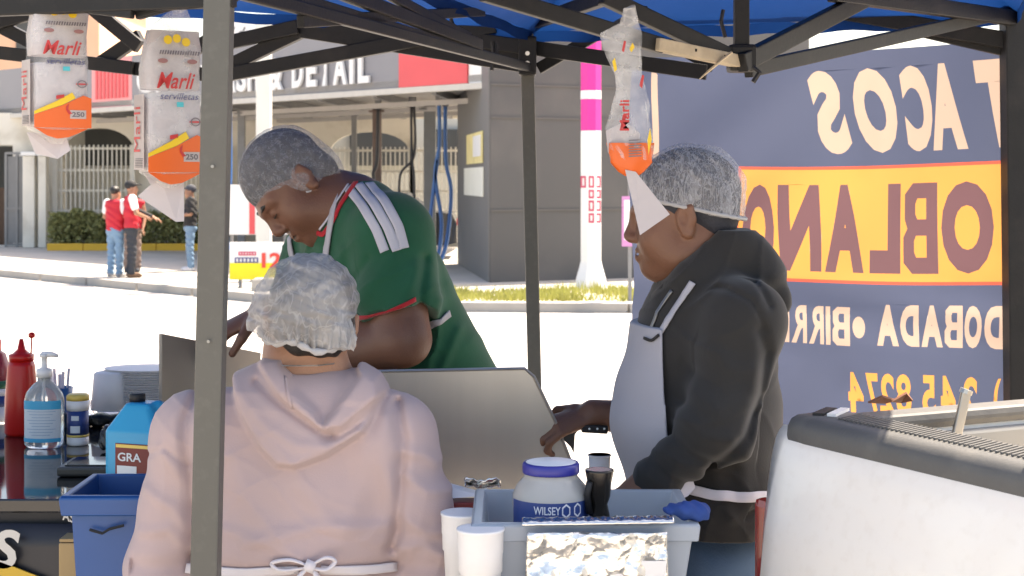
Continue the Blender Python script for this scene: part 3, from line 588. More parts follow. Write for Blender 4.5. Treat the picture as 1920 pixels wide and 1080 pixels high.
R4 = rowtext([('4', 1590, 1618), ('7', 1622, 1644), ('2', 1648, 1674), ('8', 1678, 1706), ('5', 1727, 1753), ('4', 1763, 1792), ('2', 1805, 1835), (')', 1868, 1882), ('1', 1889, 1902)], 700, 778, 1750, .03)
lps = lambda r: [l for g_ in r for l in g_[2]]
dotc = (S(1610), bn_z(1610, 606)); dot = [(dotc[0]+.022*math.cos(t*.35), dotc[1]+.034*math.sin(t*.35)) for t in range(18)]
stripe = [(S(1228), bn_z(1230, 300)), (S(1238), bn_z(1230, 300)), (S(1238), bn_z(1230, 140)), (S(1226), bn_z(1230, 120))]
sy = S(1384)
def bpiece(name, v, f, m, nx=1, ny=1):
    v, f = dice(v, f, nx, ny); o = obj(name, [bn_p(a, b) for a, b in v], f, m, ban, True); e = .002
    ns = [((bn_p(a+e, b)-bn_p(a-e, b)).cross(bn_p(a, b+e)-bn_p(a, b-e))).normalized() for a, b in v]; pf = o.data.polygons[0]; sg = 1 if pf.normal.dot(ns[pf.vertices[0]]) > 0 else -1
    if sg < 0: o.data.flip_normals()
    o.data.normals_split_custom_set_from_vertices(ns); return o
g = .010
v, f = fill_geo([[(sL, zy1+g), (sR, zy1+g), (sR, zT), (sL, zT)], stripe]+lps(R1)); bpiece('cloth_upper', v, f, M_bn, 26, 8)
v, f = fill_geo([[(sL, zB), (sR, zB), (sR, zy0-g), (sL, zy0-g)], dot]+lps(R3)+lps(R3b)+lps(R4)); bpiece('cloth_lower', v, f, M_bn, 26, 8)
v, f = fill_geo([[(sy, zy0), (sR, zy0), (sR, zy1), (sy, zy1)]]+lps(R2)); bpiece('yellow_band', v, f, M_by, 22, 5)
bpiece('cloth_side', [(sL, zy0-g), (sy-g, zy0-g), (sy-g, zy1+g), (sL, zy1+g)], [(0, 1, 2, 3)], M_bn, 5, 6)
v, f = fill_geo([[(sy-g, zy0-g), (sR, zy0-g), (sR, zy1+g), (sy-g, zy1+g)], [(sy, zy0), (sR+.01, zy0), (sR+.01, zy1), (sy, zy1)]]); 
for q in ([(sy-g, zy1), (sR, zy1), (sR, zy1+g), (sy-g, zy1+g)], [(sy-g, zy0-g), (sR, zy0-g), (sR, zy0), (sy-g, zy0)], [(sy-g, zy0), (sy, zy0), (sy, zy1), (sy-g, zy1)]): bpiece('red_border', q, [(0, 1, 2, 3)], M_bo, 22, 1)
for r, m in ((R1, M_bw), (R2, M_bp), (R3, M_bw), (R3b, M_bw), (R4, M_by)):
    for g_ in r: bpiece('letter', g_[0], g_[1], m, 4, 4)
bpiece('bullet_dot', dot, [tuple(range(18))], M_bw, 2, 2); bpiece('cream_stripe', stripe, [(0, 1, 2, 3)], M_bw, 1, 6)

# ------------------------------------------------------------------ left table with bottles
M_tab = mat('black_gloss_table', (.012, .012, .013), .06, .3, 3, spec=.6); M_alu = mat('table_alu', (.4, .4, .4), .35, metal=1)
TZ = 1.03
tb = thing('serving_table', (-1.3, 3.9, 0), 'glossy black serving table with bottles and condiments', 'table')
MB().box((-1.42, 3.98, TZ-.015), (1.70, 1.06, .03), None, .004).build('table_top', M_tab, tb)
for x in (-2.2, -.66):
    for y in (3.52, 4.45): MB().box((x, y, .5), (.04, .04, 1.0)).build('leg', M_alu, tb)
MB().box((-1.42, 3.465, TZ-.05), (1.66, .02, .04)).build('apron_rail', M_black, tb)
sk = thing('table_banner', (-1.4, 3.43, .3), 'dark taco banner with yellow band hung on the table front', 'banner'); M_sn, M_sy, M_sw = mat('skirt_navy', (.012, .013, .02), .4, .2), mat('skirt_yellow', (.65, .40, .03), .45), mat('skirt_white', (.6, .57, .52), .5)
def skp(x, z): return Vector((x, 3.435+.006*math.sin(x*9)+.004*math.sin(z*14), z))
sheet('cloth', lambda u, v: skp(-2.25+1.62*u, .35+.63*v), 40, 12, M_sn, sk, .002)
p = W(0, 965, 3.42); text('word', 'TACOS', (-1.42, 3.415, 0.92), (.37, 0, -.035), (0, 0, .085), M_sw, sk, .03, .2)
q0, q1 = W(-60, 1030, 3.415), W(100, 1092, 3.415); MB().prism([q0+Vector((-.8, 0, .3)), q0+Vector((0, 0, 0)), q1, q1+Vector((0, 0, -.22)), q0+Vector((-.8, 0, .05))], (0, .005, 0)).build('yellow_band', M_sy, sk)
text('word', 'POBLANO', q0+Vector((-.30, -.004, -.035)), (.47, 0, -.165), (0, 0, .07), M_sn, sk, .03)
text('word', 'ASADA', W(117, 975, 3.41), (.07, 0, -.02), (0, 0, .022), M_sw, sk, .02)
def onT(px, py): d = (CAMZ-TZ)*FPX/(py-HOR); return Vector(((px-960)/FPX*d, d, TZ+.0005))
# red squeeze bottle
M_rb = mat('ketchup_red', (.56, .014, .01), .3, .08, transl=.15)
q = onT(40, 815); t = thing('squeeze_bottle', q, 'red squeeze bottle with pointed nozzle on the black table', 'bottle'); s = q.y/FPX
MB().lathe(q, [(.040, 0), (.044, .008), (.043, .10), (.036, .185), (.031, .2)], 32).build('bottle_body', M_rb, t, True)
MB().lathe(q+Vector((0, 0, .2)), [(.033, 0), (.033, .016), (.022, .02), (.011, .03), (.005, .058)], 24).build('nozzle', M_rb, t, True)
MB().tube([q+Vector((.026, 0, .212)), q+Vector((.028, 0, .262))], .0022, 6).build('cap_tether', M_rb, t); MB().lathe(q+Vector((.028, 0, .26)), [(.003, 0), (.009, .004), (.009, .012), (.004, .016)], 12).build('nozzle_cap', M_rb, t, True)
# sanitizer
q = onT(83, 838); t = thing('pump_bottle', q, 'clear hand sanitizer pump bottle with blue and white label', 'bottle')
M_clear = mat('clear_plastic', (.86, .88, .88), .08, .02, trans=.75); M_wp = mat('white_plastic', (.78, .78, .78), .35, .04); M_cy = mat('label_cyan', (.03, .38, .62), .45); M_lab = mat('label_white', (.62, .68, .72), .5, .06, 30)
MB().lathe(q, [(.046, 0), (.051, .008), (.051, .12), (.046, .14), (.03, .16), (.017, .17), (.017, .182)], 36, 1, .62).build('bottle_body', M_clear, t, True)
def plate(name, c, r, z0, z1, a, m, par, sy=1., n=16, ac=-math.pi/2, top=None):
    v, f = [], []
    for j in range(n+1):
        an = ac+(j/n-.5)*a
        for z in (z0, z1 if not top else z1+top*math.sin(math.pi*j/n)): v.append((c.x+r*math.cos(an), c.y+r*sy*math.sin(an), c.z+z))
    for j in range(n): f.append((2*j, 2*j+2, 2*j+3, 2*j+1))
    return obj(name, v, f, m, par, True)
plate('label', q, .0525, .022, .115, 2.2, M_lab, t, .64); plate('label_band', q, .0533, .10, .122, 2.2, M_cy, t, .65); plate('label_band', q, .0533, .016, .026, 2.2, M_cy, t, .65)
for i in range(9): plate('label_print', q, .0536, .094-.0075*i, .0955-.0075*i, 1.5-.3*(i % 3), mat('label_ink', (.3, .42, .55), .6), t, .65)
MB().lathe(q+Vector((0, 0, .18)), [(.02, 0), (.02, .02), (.008, .024), (.007, .05), (.012, .052), (.012, .06)], 20).build('pump_collar', M_wp, t, True)
MB().tube([q+Vector((-.006, 0, .237)), q+Vector((.02, 0, .238)), q+Vector((.036, 0, .234))], [.009, .007, .004], 10).build('pump_spout', M_wp, t, True); MB().tube([q+Vector((0, 0, .18)), q+Vector((.003, 0, .02))], .003, 6).build('dip_tube', M_wp, t)
# salt shaker / seasoning jar
q = onT(146, 834); t = thing('seasoning_jar', q, 'small seasoning jar with navy label and yellow rimmed cap', 'jar')
M_navy = mat('label_navy', (.02, .055, .22), .45); M_yl = mat('cap_yellow', (.72, .52, .12), .45)
MB().lathe(q, [(.026, 0), (.028, .004), (.028, .022)], 24).build('base', M_wp, t, True); MB().lathe(q+Vector((0, 0, .022)), [(.0285, 0), (.0285, .006)], 24).build('ring', M_yl, t, True)
MB().lathe(q+Vector((0, 0, .028)), [(.0275, 0), (.0275, .062)], 24).build('label', M_navy, t, True); plate('print', q, .029, .034, .052, .9, M_lab, t); plate('print', q, .029, .066, .078, .7, M_lab, t)
MB().lathe(q+Vector((0, 0, .09)), [(.028, 0), (.029, .012), (.029, .026)], 24).build('cap', M_wp, t, True); MB().lathe(q+Vector((0, 0, .116)), [(.029, 0), (.029, .012), (.024, .016)], 24).build('cap_rim', M_yl, t, True)
# blue cup of straws
q = onT(112, 800); t = thing('blue_cup', q, 'blue plastic cup holding wrapped white straws behind sanitizer', 'cup'); M_bc = mat('cup_blue', (.03, .12, .30), .3, .1)
MB().lathe(q, [(.028, 0), (.036, .11), (.033, .11), (.026, .004)], 24).build('cup_body', M_bc, t, True)
for i in range(6): a = -.03+.011*i; MB().bar(q+Vector((a*.5, .005*(i % 2), .01)), q+Vector((a*1.15-.006, .01*(i % 2), .145+.008*((i*7) % 3))), .009, .006).build('straw', mat('straw_white', (.68, .68, .74), .5), t)
# things at the left edge
q = onT(-3, 790); t = thing('sauce_jar', q, 'white and blue sauce jar with green lid at table end', 'jar')
MB().lathe(q, [(.033, 0), (.035, .005), (.035, .045)], 24).build('jar_body', M_wp, t, True); MB().lathe(q+Vector((0, 0, .045)), [(.0355, 0), (.0355, .03)], 24).build('label', M_navy, t, True); MB().lathe(q+Vector((0, 0, .075)), [(.035, 0), (.033, .02)], 24).build('shoulder', M_wp, t, True); MB().lathe(q+Vector((0, 0, .095)), [(.033, 0), (.033, .018), (.028, .021)], 24).build('lid', mat('lid_green', (.02, .12, .06), .4), t, True)
q = onT(-36, 800)+Vector((0, .12, 0)); t = thing('salsa_bottle', q, 'dark red salsa bottle at the far end of the table', 'bottle'); MB().lathe(q, [(.045, 0), (.046, .14), (.03, .19), (.016, .2)], 24).build('bottle_body', mat('salsa_red', (.25, .02, .03), .3), t, True); MB().lathe(q+Vector((0, 0, .2)), [(.018, 0), (.018, .03)], 20).build('cap', M_rb, t, True)
# foam containers, foil trays
M_foam = mat('foam_white', (.74, .73, .73), .7, .04, 30, .1, 120); M_foil = mat('foil', (.7, .69, .67), .25, .1, 20, .3, 55, metal=1)
q = onT(240, 792); t = thing('foam_stack', q, 'stack of white foam plates in clear wrap on foil tray', 'stack')
FX = [W(180, 0, q.y).x, W(300, 0, q.y).x]; n = 16
for i in range(n):
    z = .035+.0068*i; MB().lathe((FX[0]+.145, q.y, q.z+z+.012), [(.100-.001*(i % 3), 0), (.112-.001*(i % 2), .006)], 28, 1.1, .8).build('plate', M_foam, t)
MB().lathe((FX[0]+.0+.055, q.y-.05, q.z+.045), [(.04, 0), (.055, .0), (.047, .1), (.042, .104)], 28).build('foam_cup', M_foam, t, True)
q2 = Vector((FX[0]+.12, q.y, q.z)); t = thing('foil_tray', q2, 'crumpled foil tray under the foam plates', 'tray')
def crump(u, v):
    x, y = (u-.5)*.36, (v-.5)*.26; e = max(abs(u-.5), abs(v-.5))*2; z = .004+.04*max(0, (e-.75)/.25)+.006*math.sin(u*37+v*11)*math.sin(v*29-u*7); return q2+Vector((x, y, z))
sheet('tray_sheet', crump, 30, 22, M_foil, t, .001); MB().box(q2+Vector((0, 0, .012)), (.24, .16, .012), None, .004).build('paper', M_foam, t)
# cyan jug
q = onT(272, 912); t = thing('cyan_jug', q, 'bright cyan plastic jug with dark red label beside blue bin', 'jug'); M_jug = mat('jug_cyan', (.015, .40, .70), .35, .06, transl=.2)
R = Matrix.Rotation(math.radians(-20), 3, 'Z'); vj = Vol(q+Vector((-.13, -.13, -.01)), q+Vector((.13, .13, .24)), .003)
Rn = np.array(R); qv = np.array(q)
def bx(hx, hy, z0, z1, r, sx=0.):
    def fn(X, Y, Z):
        x, y = X-qv[0], Y-qv[1]; a = x*Rn[0, 0]+y*Rn[1, 0]-sx; b = x*Rn[0, 1]+y*Rn[1, 1]; zz_ = Z-qv[2]; k = np.clip((zz_-.13)/.05, 0, 1); dx = np.abs(a)-(hx-r)*(1-.55*k); dy = np.abs(b)-(hy-r)*(1-.5*k); dzz = np.abs(zz_-(z0+z1)/2)-((z1-z0)/2-r)
        return np.sqrt(np.maximum(dx, 0)**2+np.maximum(dy, 0)**2+np.maximum(dzz, 0)**2)+np.minimum(np.maximum(np.maximum(dx, dy), dzz), 0)-r
    return fn, qv-.14, qv+.25
vj.put(bx(.068, .062, .001, .19, .014)); hp = lambda x, z: q+R@Vector((x, 0, z)); vj.put(cap(hp(.055, .12), hp(.035, .182), .012), .012); vj.put(cap(hp(.018, .128), hp(.03, .155), .013), .006, 's')
vj.mesh('jug_body', M_jug, t); MB().lathe(q+R@Vector((-.02, 0, .188)), [(.018, 0), (.018, .018), (.015, .02)], 20).build('cap', M_black, t, True)
M_dr = mat('label_maroon', (.16, .012, .012), .5); nrm = R@Vector((0, -1, 0)); ux = R@Vector((1, 0, 0)); o_ = q+nrm*.0635
MB().prism([o_+ux*-.035+Vector((0, 0, .012)), o_+ux*.058+Vector((0, 0, .012)), o_+ux*.058+Vector((0, 0, .105)), o_+ux*-.035+Vector((0, 0, .105))], nrm*.001).build('label', M_dr, t)
text('print', 'GRA', o_+nrm*.002+ux*-.028+Vector((0, 0, .066)), ux*.06, (0, 0, .019), M_lab, t, .02); text('print', 'NO', o_+nrm*.002+ux*-.028+Vector((0, 0, .036)), ux*.04, (0, 0, .019), M_lab, t, .02) if False else None; MB().prism([o_+nrm*.001+ux*-.03+Vector((0, 0, .036)), o_+nrm*.001+ux*.02+Vector((0, 0, .036)), o_+nrm*.001+ux*.02+Vector((0, 0, .056)), o_+nrm*.001+ux*-.03+Vector((0, 0, .056))], nrm*.001).build('label_panel', M_lab, t); MB().prism([o_+nrm*.001+ux*-.033+Vector((0, 0, .096)), o_+nrm*.001+ux*.056+Vector((0, 0, .096)), o_+nrm*.001+ux*.056+Vector((0, 0, .103)), o_+nrm*.001+ux*-.033+Vector((0, 0, .103))], nrm*.001).build('label_band', M_yl, t)
nl = R@Vector((-1, 0, 0)); ul = R@Vector((0, 1, 0)); ol = q+nl*.0695; MB().prism([ol+ul*-.045+Vector((0, 0, .012)), ol+ul*.03+Vector((0, 0, .012)), ol+ul*.03+Vector((0, 0, .105)), ol+ul*-.045+Vector((0, 0, .105))], nl*.001).build('label', M_dr, t)
for z in (.03, .055, .08): MB().prism([ol+nl*.001+ul*-.035+Vector((0, 0, z)), ol+nl*.001+ul*.02+Vector((0, 0, z)), ol+nl*.001+ul*.02+Vector((0, 0, z+.014)), ol+nl*.001+ul*-.035+Vector((0, 0, z+.014))], nl*.001).build('print', M_lab, t)
# black bag and clear lid behind jug
q = onT(240, 845); t = thing('plastic_bag', q, 'crumpled black plastic bag behind the cyan jug', 'bag'); vb = Vol(q-Vector((.09, .07, 0)), q+Vector((.1, .07, .13)), .004); vb.put(ell(q+Vector((0, 0, .03)), (.06, .05, .05))); vb.put(ell(q+Vector((.015, 0, .08)), (.045, .03, .035)), .02); vb.put(ell(q+Vector((-.04, 0, .03)), (.03, .03, .03)), .02)
vb.warp(lambda X, Y, Z: .006*np.sin(X*170+Z*90)*np.sin(Z*140-Y*110)); vb.clip(lambda X, Y, Z: (q.z-Z)+0*X+0*Y); vb.mesh('bag_body', mat('black_bag', (.012, .012, .013), .25, .3), t); MB().tube([q+Vector((.02, 0, .1)), q+Vector((.03, -.01, .125))], [.008, .012], 8).build('knot', MATS['black_bag'], t)
q = onT(300, 850); t = thing('clear_container', q, 'domed translucent plastic container behind the cyan jug', 'container'); MB().lathe(q, [(.06, 0), (.064, .06), (.06, .085), (.045, .11), (.02, .122)], 28).build('dome', mat('frosted_plastic', (.6, .6, .6), .35, .05, transl=.3), t, True); MB().lathe(q, [(.066, .048), (.068, .052), (.066, .058)], 28).build('rim', M_wp, t, True)
# flat black tray on table
q = onT(185, 885); t = thing('cutting_board', q, 'dark flat tray lying on the table behind blue bin', 'tray'); MB().box(q+Vector((.0, 0, .012)), (.16, .14, .022), None, .006).build('tray_body', mat('tray_dark', (.03, .03, .028), .4, .3), t); MB().box(q+Vector((.0, 0, .0245)), (.13, .11, .004), None, .001).build('inset', M_tab, t)
# blue bin + cardboard box (on a crate on the ground)
M_bin = mat('bin_blue', (.006, .07, .25), .4, .1, 4, .1, 40)
b0, b1 = W(135, 915, 3.2), W(262, 915, 3.2); t = thing('blue_bin', ((b0.x+b1.x)/2, 3.22, .5), 'blue plastic bin with wide rim hung at the table corner', 'bin')
def binp(z, e): x0, x1, y0, y1 = b0.x+e, b1.x+.06-e, 3.12+e, 3.36-e; return [(x0, y0, z), (x1, y0, z), (x1, y1, z), (x0, y1, z)]
zt_ = b0.z; v = binp(.52, .045)+binp(zt_-.04, .016)+binp(zt_-.04, .0)+binp(zt_-.006, -.004)+binp(zt_, 0)+binp(zt_, .014)+binp(.53, .055)
o = obj('bin_body', v, [(3, 2, 1, 0)]+[(4*k+i, 4*k+(i+1) % 4, 4*k+4+(i+1) % 4, 4*k+4+i) for k in range(6) for i in range(4)]+[(24, 25, 26, 27)], M_bin, t)
md = o.modifiers.new('bevel', 'BEVEL'); md.width = .008; md.segments = 3; o.data.polygons.foreach_set('use_smooth', [True]*len(o.data.polygons)); md.harden_normals = True
MB().tube([W(168, 993, 3.125), W(192, 1000, 3.125), W(205, 992, 3.125), W(232, 985, 3.125)], .003, 6).build('hanger_wire', M_black, t)
st = thing('stool', ((b0.x+b1.x)/2+.03, 3.24, 0), 'plain folding stool under the blue bin', 'stool'); MB().box(((b0.x+b1.x)/2+.03, 3.24, .5), (.34, .22, .03), None, .005).build('seat', M_tube, st)
for i in (-1, 1):
    for j in (-1, 1): MB().bar(((b0.x+b1.x)/2+.03+i*.14, 3.24+j*.08, .485), ((b0.x+b1.x)/2+.03+i*.16, 3.24+j*.1, 0), .022).build('leg', M_tube, st)
t = thing('cardboard_box', tuple(W(140, 1080, 3.3)), 'tan cardboard box tucked behind the blue bin', 'box'); p = W(118, 1012, 3.385); MB().box((p.x+.085, 3.39, p.z-.2), (.17, .075, .4), None, .003).build('box_body', mat('cardboard', (.42, .29, .14), .85, .1, 8), t); MB().box((p.x+.085, 3.385, p.z+.005), (.168, .06, .006)).build('flap', MATS['cardboard'], t); MB().box((p.x+.085, 3.39, p.z-.55), (.2, .075, .3)).build('lower_carton', MATS['cardboard'], t)

# ------------------------------------------------------------------ griddle with steel splash guard
M_ss = mat('brushed_steel', (.52, .50, .465), .42, .10, 2.5, .05, 60, metal=1, stretch=(6, 1, .5)); M_ss.node_tree.nodes['Principled BSDF'].inputs['Anisotropic'].default_value = .4
gr = thing('griddle', (-.35, 3.9, 0), 'stainless griddle counter with tall splash guard behind the pink hoodie', 'griddle')
GY = 3.55; P = lambda px, py, d=GY: W(px, py, d)
MB().prism([P(455, 945), P(1092, 945), P(1068, 862), P(1040, 790), P(1000, 706), P(985, 692), P(455, 702)], (0, .004, 0)).build('splash_guard', M_ss, gr)
MB().tube([P(455, 701), P(984, 691), P(1001, 706), P(1041, 790), P(1069, 862)], .004, 6).build('guard_edge', M_ss, gr)
a, b = W(298, 626, 3.72), W(484, 662, 4.05); MB().prism([a, b, (b.x, b.y, 1.0), (a.x, a.y, 1.0)], (.006, .003, 0)).build('side_guard', M_ss, gr)
MB().box((-.32, 3.93, .985), (.9, .7, .03), None, .004).build('griddle_plate', mat('griddle_iron', (.06, .055, .05), .4, .3, metal=.6), gr); MB().box((-.32, 3.93, .88), (.88, .68, .16), None, .006).build('burner_box', M_ss, gr)
for i in (-1, 1):
    for j in (-1, 1): MB().box((-.32+.4*i, 3.93+.3*j, .4), (.04, .04, .8)).build('leg', M_ss, gr)

# ------------------------------------------------------------------ prep table, tub, jar, cups
PZ = .93
pt_ = thing('prep_table', (.15, 2.9, 0), 'small steel prep table under the foil tub and mayonnaise jar', 'table')
MB().box((.14, 2.88, PZ-.012), (.47, .46, .024), None, .004).build('table_top', M_ss, pt_)
for i in (-1, 1):
    for j in (-1, 1): MB().box((.14+.21*i, 2.88+.2*j, (PZ-.024)/2), (.03, .03, PZ-.026)).build('leg', M_ss, pt_)
M_tub = mat('tub_plastic', (.55, .62, .70), .25, .05, trans=.35, transl=.3)
tub = thing('plastic_tub', (.15, 2.79, PZ), 'translucent plastic tub holding foil packs on prep table', 'tub')
x0, x1, y0, y1, zt_ = W(893, 0, 2.70).x, W(1300, 0, 2.70).x, 2.68, 2.97, W(0, 976, 2.7).z
def ring(z, e): return [(x0+e, y0+e, z), (x1-e, y0+e, z), (x1-e, y1-e, z), (x0+e, y1-e, z)]
v = ring(PZ+.001, .03)+ring(zt_-.03, .004)+ring(zt_-.03, -.006)+ring(zt_-.004, -.009)+ring(zt_, -.006)+ring(zt_, .010)+ring(PZ+.006, .036)
o = obj('tub_body', v, [(3, 2, 1, 0)]+[(4*k+i, 4*k+(i+1) % 4, 4*k+4+(i+1) % 4, 4*k+4+i) for k in range(6) for i in range(4)]+[(24, 25, 26, 27)], M_tub, tub); md = o.modifiers.new('bevel', 'BEVEL'); md.width = .012; md.segments = 3; md.limit_method = 'ANGLE'
M_bag = mat('foil_sheet', (.82, .79, .73), .24, .04, 5, 0, 30, metal=.85)
def foil_bump(m):
    n = m.node_tree; L = n.links.new; tcx = n.nodes.new('ShaderNodeTexCoord'); hs = []
    for s_, k_ in ((16, 1.), (38, .5), (80, .25)):
        vn = n.nodes.new('ShaderNodeTexVoronoi'); vn.inputs['Scale'].default_value = s_; L(tcx.outputs['Object'], vn.inputs['Vector']); q = n.nodes.new('ShaderNodeMath'); q.operation = 'MULTIPLY'; q.inputs[1].default_value = k_; L(vn.outputs['Distance'], q.inputs[0]); hs.append(q.outputs[0])
    a_ = n.nodes.new('ShaderNodeMath'); L(hs[0], a_.inputs[0]); L(hs[1], a_.inputs[1]); b_ = n.nodes.new('ShaderNodeMath'); L(a_.outputs[0], b_.inputs[0]); L(hs[2], b_.inputs[1])
    bp = n.nodes.new('ShaderNodeBump'); bp.inputs['Strength'].default_value = .7; bp.inputs['Distance'].default_value = .012; L(b_.outputs[0], bp.inputs['Height']); L(bp.outputs[0], n.nodes['Principled BSDF'].inputs['Normal'])
foil_bump(M_bag)
t = thing('foil_pack', (.12, 2.67, PZ+.05), 'crinkled silver foil sheet hanging over the tub front', 'foil')
fx0, fx1 = W(988, 0, 2.655).x, W(1250, 0, 2.655).x
FO = [(random.uniform(.010, .018)*3/(q_+2), math.cos(an_), math.sin(an_)*.7, q_, random.random()*2) for q_, an_ in ((3.2, .2), (4.1, 1.1), (3.7, 2.2), (7, .6), (9, 1.7), (11, 2.7), (15, 1.3), (19, .4), (23, 2.0))]
def foil(u, v): x = fx0+(fx1-fx0)*u+.012*(1-v)*(u-.5)*1.2; z = PZ+.01+(zt_-.008-PZ-.01)*v; y = 2.655+.022*(1-v)+sum(aa*abs(((u*ca+v*sa)*fq+ph) % 2-1) for aa, ca, sa, fq, ph in FO)-.03; return Vector((x, y, z))
sheet('sheet', foil, 60, 30, M_bag, t, .001)
def roll(u, v): a = v*2.4; x = fx0-.008+(fx1-fx0+.02)*u; r = .009+.0008*math.sin(u*60+v*9)+.0007*math.sin(u*143); return Vector((x, 2.668-.016*math.cos(a)-.002, zt_+.002+r*math.sin(a)+.004*u))
sheet('folded_edge', roll, 90, 8, M_foil, t, .001)
MB().tube([W(990, 979, 2.69), W(1130, 975, 2.69), W(1255, 970, 2.69)], .004, 6).build('blue_edge', M_navy, t)
p = W(1145, 1052, 2.645); MB().prism([p, W(1250, 1052, 2.645), W(1246, 1100, 2.65), W(1143, 1100, 2.65)], (0, .002, 0)).build('paper_slip', M_foam, t)
t = thing('blue_cloth', tuple(W(1290, 965, 2.72)), 'crumpled blue cloth draped over the tub corner', 'cloth'); c = np.array(W(1290, 954, 2.70)); vb = Vol(c-.08, c+.08, .003)
for q, r in (((0, 0, 0), (.03, .022, .012)), ((.022, .0, -.004), (.016, .02, .014)), ((-.022, .004, -.002), (.02, .015, .007)), ((.008, -.004, -.008), (.022, .012, .012))): vb.put(ell(c+q, r), .008)
vb.warp(lambda X, Y, Z: .003*np.sin(X*210+Z*160)*np.sin(Y*140+X*90)); vb.mesh('cloth_body', mat('cloth_blue', (.012, .05, .22), .85, .2, 40, .2, 200), t)
# big mayonnaise jar
q = Vector((W(1033, 0, 2.82).x, 2.82, PZ+.008)); t = thing('mayonnaise_jar', q, 'large clear jar with blue lid and navy label', 'jar'); k = 2.82/FPX; js = .94
zj = lambda py: CAMZ-(py-HOR)*k-q.z
MB().lathe(q, [(.066*js, 0), (.071*js, .01), (.071*js, zj(950)), (.0725*js, zj(945)), (.0715*js, zj(925)), (.064*js, zj(908)), (.054*js, zj(897)), (.047, zj(892)), (.047, zj(882))], 48).build('jar_body', mat('jar_frosted', (.74, .73, .69), .2, .06, 30, .3, 40, trans=.3, transl=.25), t, True)
MB().lathe(q, [(.0525*js, zj(886)), (.0535*js, zj(884)), (.0535*js, zj(870)), (.048, zj(866))], 48).build('lid', mat('lid_blue', (.025, .03, .26), .35), t, True); MB().lathe(q, [(.047, zj(866)-.001), (.041, zj(864.5))], 40).build('lid_top', M_wp, t, True)
plate('label', q, .0728*js, zj(1010), zj(930), 2.6, M_navy, t, n=30)
M_lw = mat('label_letter', (.75, .76, .8), .5)
def jarc(a0, a1, z0, z1): return lambda a, b: Vector((q.x+.0736*js*math.sin(a0+(a1-a0)*a), q.y-.0736*js*math.cos(a0+(a1-a0)*a), q.z+z0+(z1-z0)*b))
text('brand_word', 'WILSEY', (0, 0, 0), (1, 0, 0), (0, 0, 1), M_lw, t, .015, curve=jarc(-.47, .22, zj(951), zj(936)))
for px in (1063, 1087):
    a0 = math.asin((px-1033)*k/.0736*js); hx = [(math.cos(i*math.pi/3+.52), math.sin(i*math.pi/3+.52)) for i in range(6)]; v, f = fill_geo([hx, [(.72*a, .72*b) for a, b in hx]]); obj('hexagon_mark', [jarc(a0-.13, a0+.13, zj(958), zj(931))((a+1)/2, (b+1)/2) for a, b in v], f, M_lw, t)
# pepper mill / dark tool
q = Vector((W(1124, 0, 2.79).x, 2.79, PZ+.008)); t = thing('lighter_torch', q, 'dark metal cylinder tool standing beside the jar', 'tool'); k = 2.79/FPX; zj2 = lambda py: CAMZ-(py-HOR)*k-q.z
MB().lathe(q, [(.017, 0), (.018, zj2(965)), (.014, zj2(945)), (.019, zj2(930)), (.021, zj2(905)), (.025, zj2(884)), (.025, zj2(880)), (.02, zj2(880))], 24).build('tool_body', mat('tool_metal', (.05, .045, .04), .22, .3, metal=.8), t, True); MB().tube([q+Vector((-.018, -.012, zj2(960))), q+Vector((-.022, -.012, zj2(925))), q+Vector((-.018, -.018, zj2(900)))], .006, 8).build('handle', M_black, t, True)
# foam cups
for i, (px, d, py0, lb) in enumerate(((901, 2.66, 990, 'white foam cup stack with folded napkin beside the tub'), (868, 2.86, 960, 'white foam cup behind the pink sleeve'))):
    q = Vector((W(px, 0, d).x, d, PZ+.001)); zt2 = CAMZ-(py0-HOR)*d/FPX-q.z; t = thing('foam_cup', q, lb, 'cup')
    MB().lathe(q, [(.028, 0), (.034, zt2*.65), (.0365, zt2*.66), (.037, zt2*.8), (.038, zt2*.81), (.0385, zt2-.006), (.040, zt2-.004), (.040, zt2), (.036, zt2)], 32).build('cup_body', M_foam, t, True)
    if i == 0: sheet('napkin', lambda u, v, q=q: Vector((q.x-.03+.065*u*(.3+.7*v**.5 if False else 1), q.y-.043-.004*math.sin(u*3), q.z+.02+(.06+.055*u**.7)*v)), 8, 8, M_foam, t, .001)
q = Vector((W(1125, 0, 3.47).x, 3.49, 1.0)); t = thing('foam_bowl', q, 'small white foam cup at griddle edge by the knife', 'cup'); k = q.y/FPX; zz2 = CAMZ-(852-HOR)*k-q.z; MB().lathe(q, [(.02, 0), (.024, zz2), (.022, zz2)], 24).build('cup_body', M_foam, t, True); MB().lathe(q, [(.0245, zz2-.004), (.026, zz2-.002), (.0245, zz2)], 24).build('rim', M_foam, t, True)
MB().box((q.x, 3.50, .985), (.12, .08, .028), None, .003).build('side_shelf', M_ss, gr); MB().bar((.16, 3.51, .972), (.05, 3.62, .972), .03, .02).build('shelf_bracket', M_ss, gr)
# red boxes and foil behind cups
t = thing('red_carton', tuple(W(930, 960, 3.0)), 'red carton with white front beside the jar', 'carton'); p = W(931, 936, 3.0); MB().box((p.x, 3.01, (p.z+PZ)/2), (.052, .05, p.z-PZ), None, .003).build('carton_body', mat('carton_red', (.38, .02, .02), .45), t); MB().box((p.x, 2.984, p.z-.02), (.044, .004, .012)).build('print', mat('print_dark', (.03, .05, .15), .5), t)
t = thing('foil_box', tuple(W(870, 950, 3.05)), 'maroon box with white paper lid behind the cups', 'box'); p = W(872, 935, 3.05); MB().box((p.x-.01, 3.04, (p.z+PZ)/2), (.09, .05, p.z-PZ-.002), None, .003).build('box_body', M_dr, t); MB().prism([W(826, 936, 3.03), W(905, 930, 3.03), W(838, 912, 3.06), W(822, 914, 3.06)], (0, .02, .004)).build('paper_lid', M_foam, t)
p = W(905, 905, 3.07)
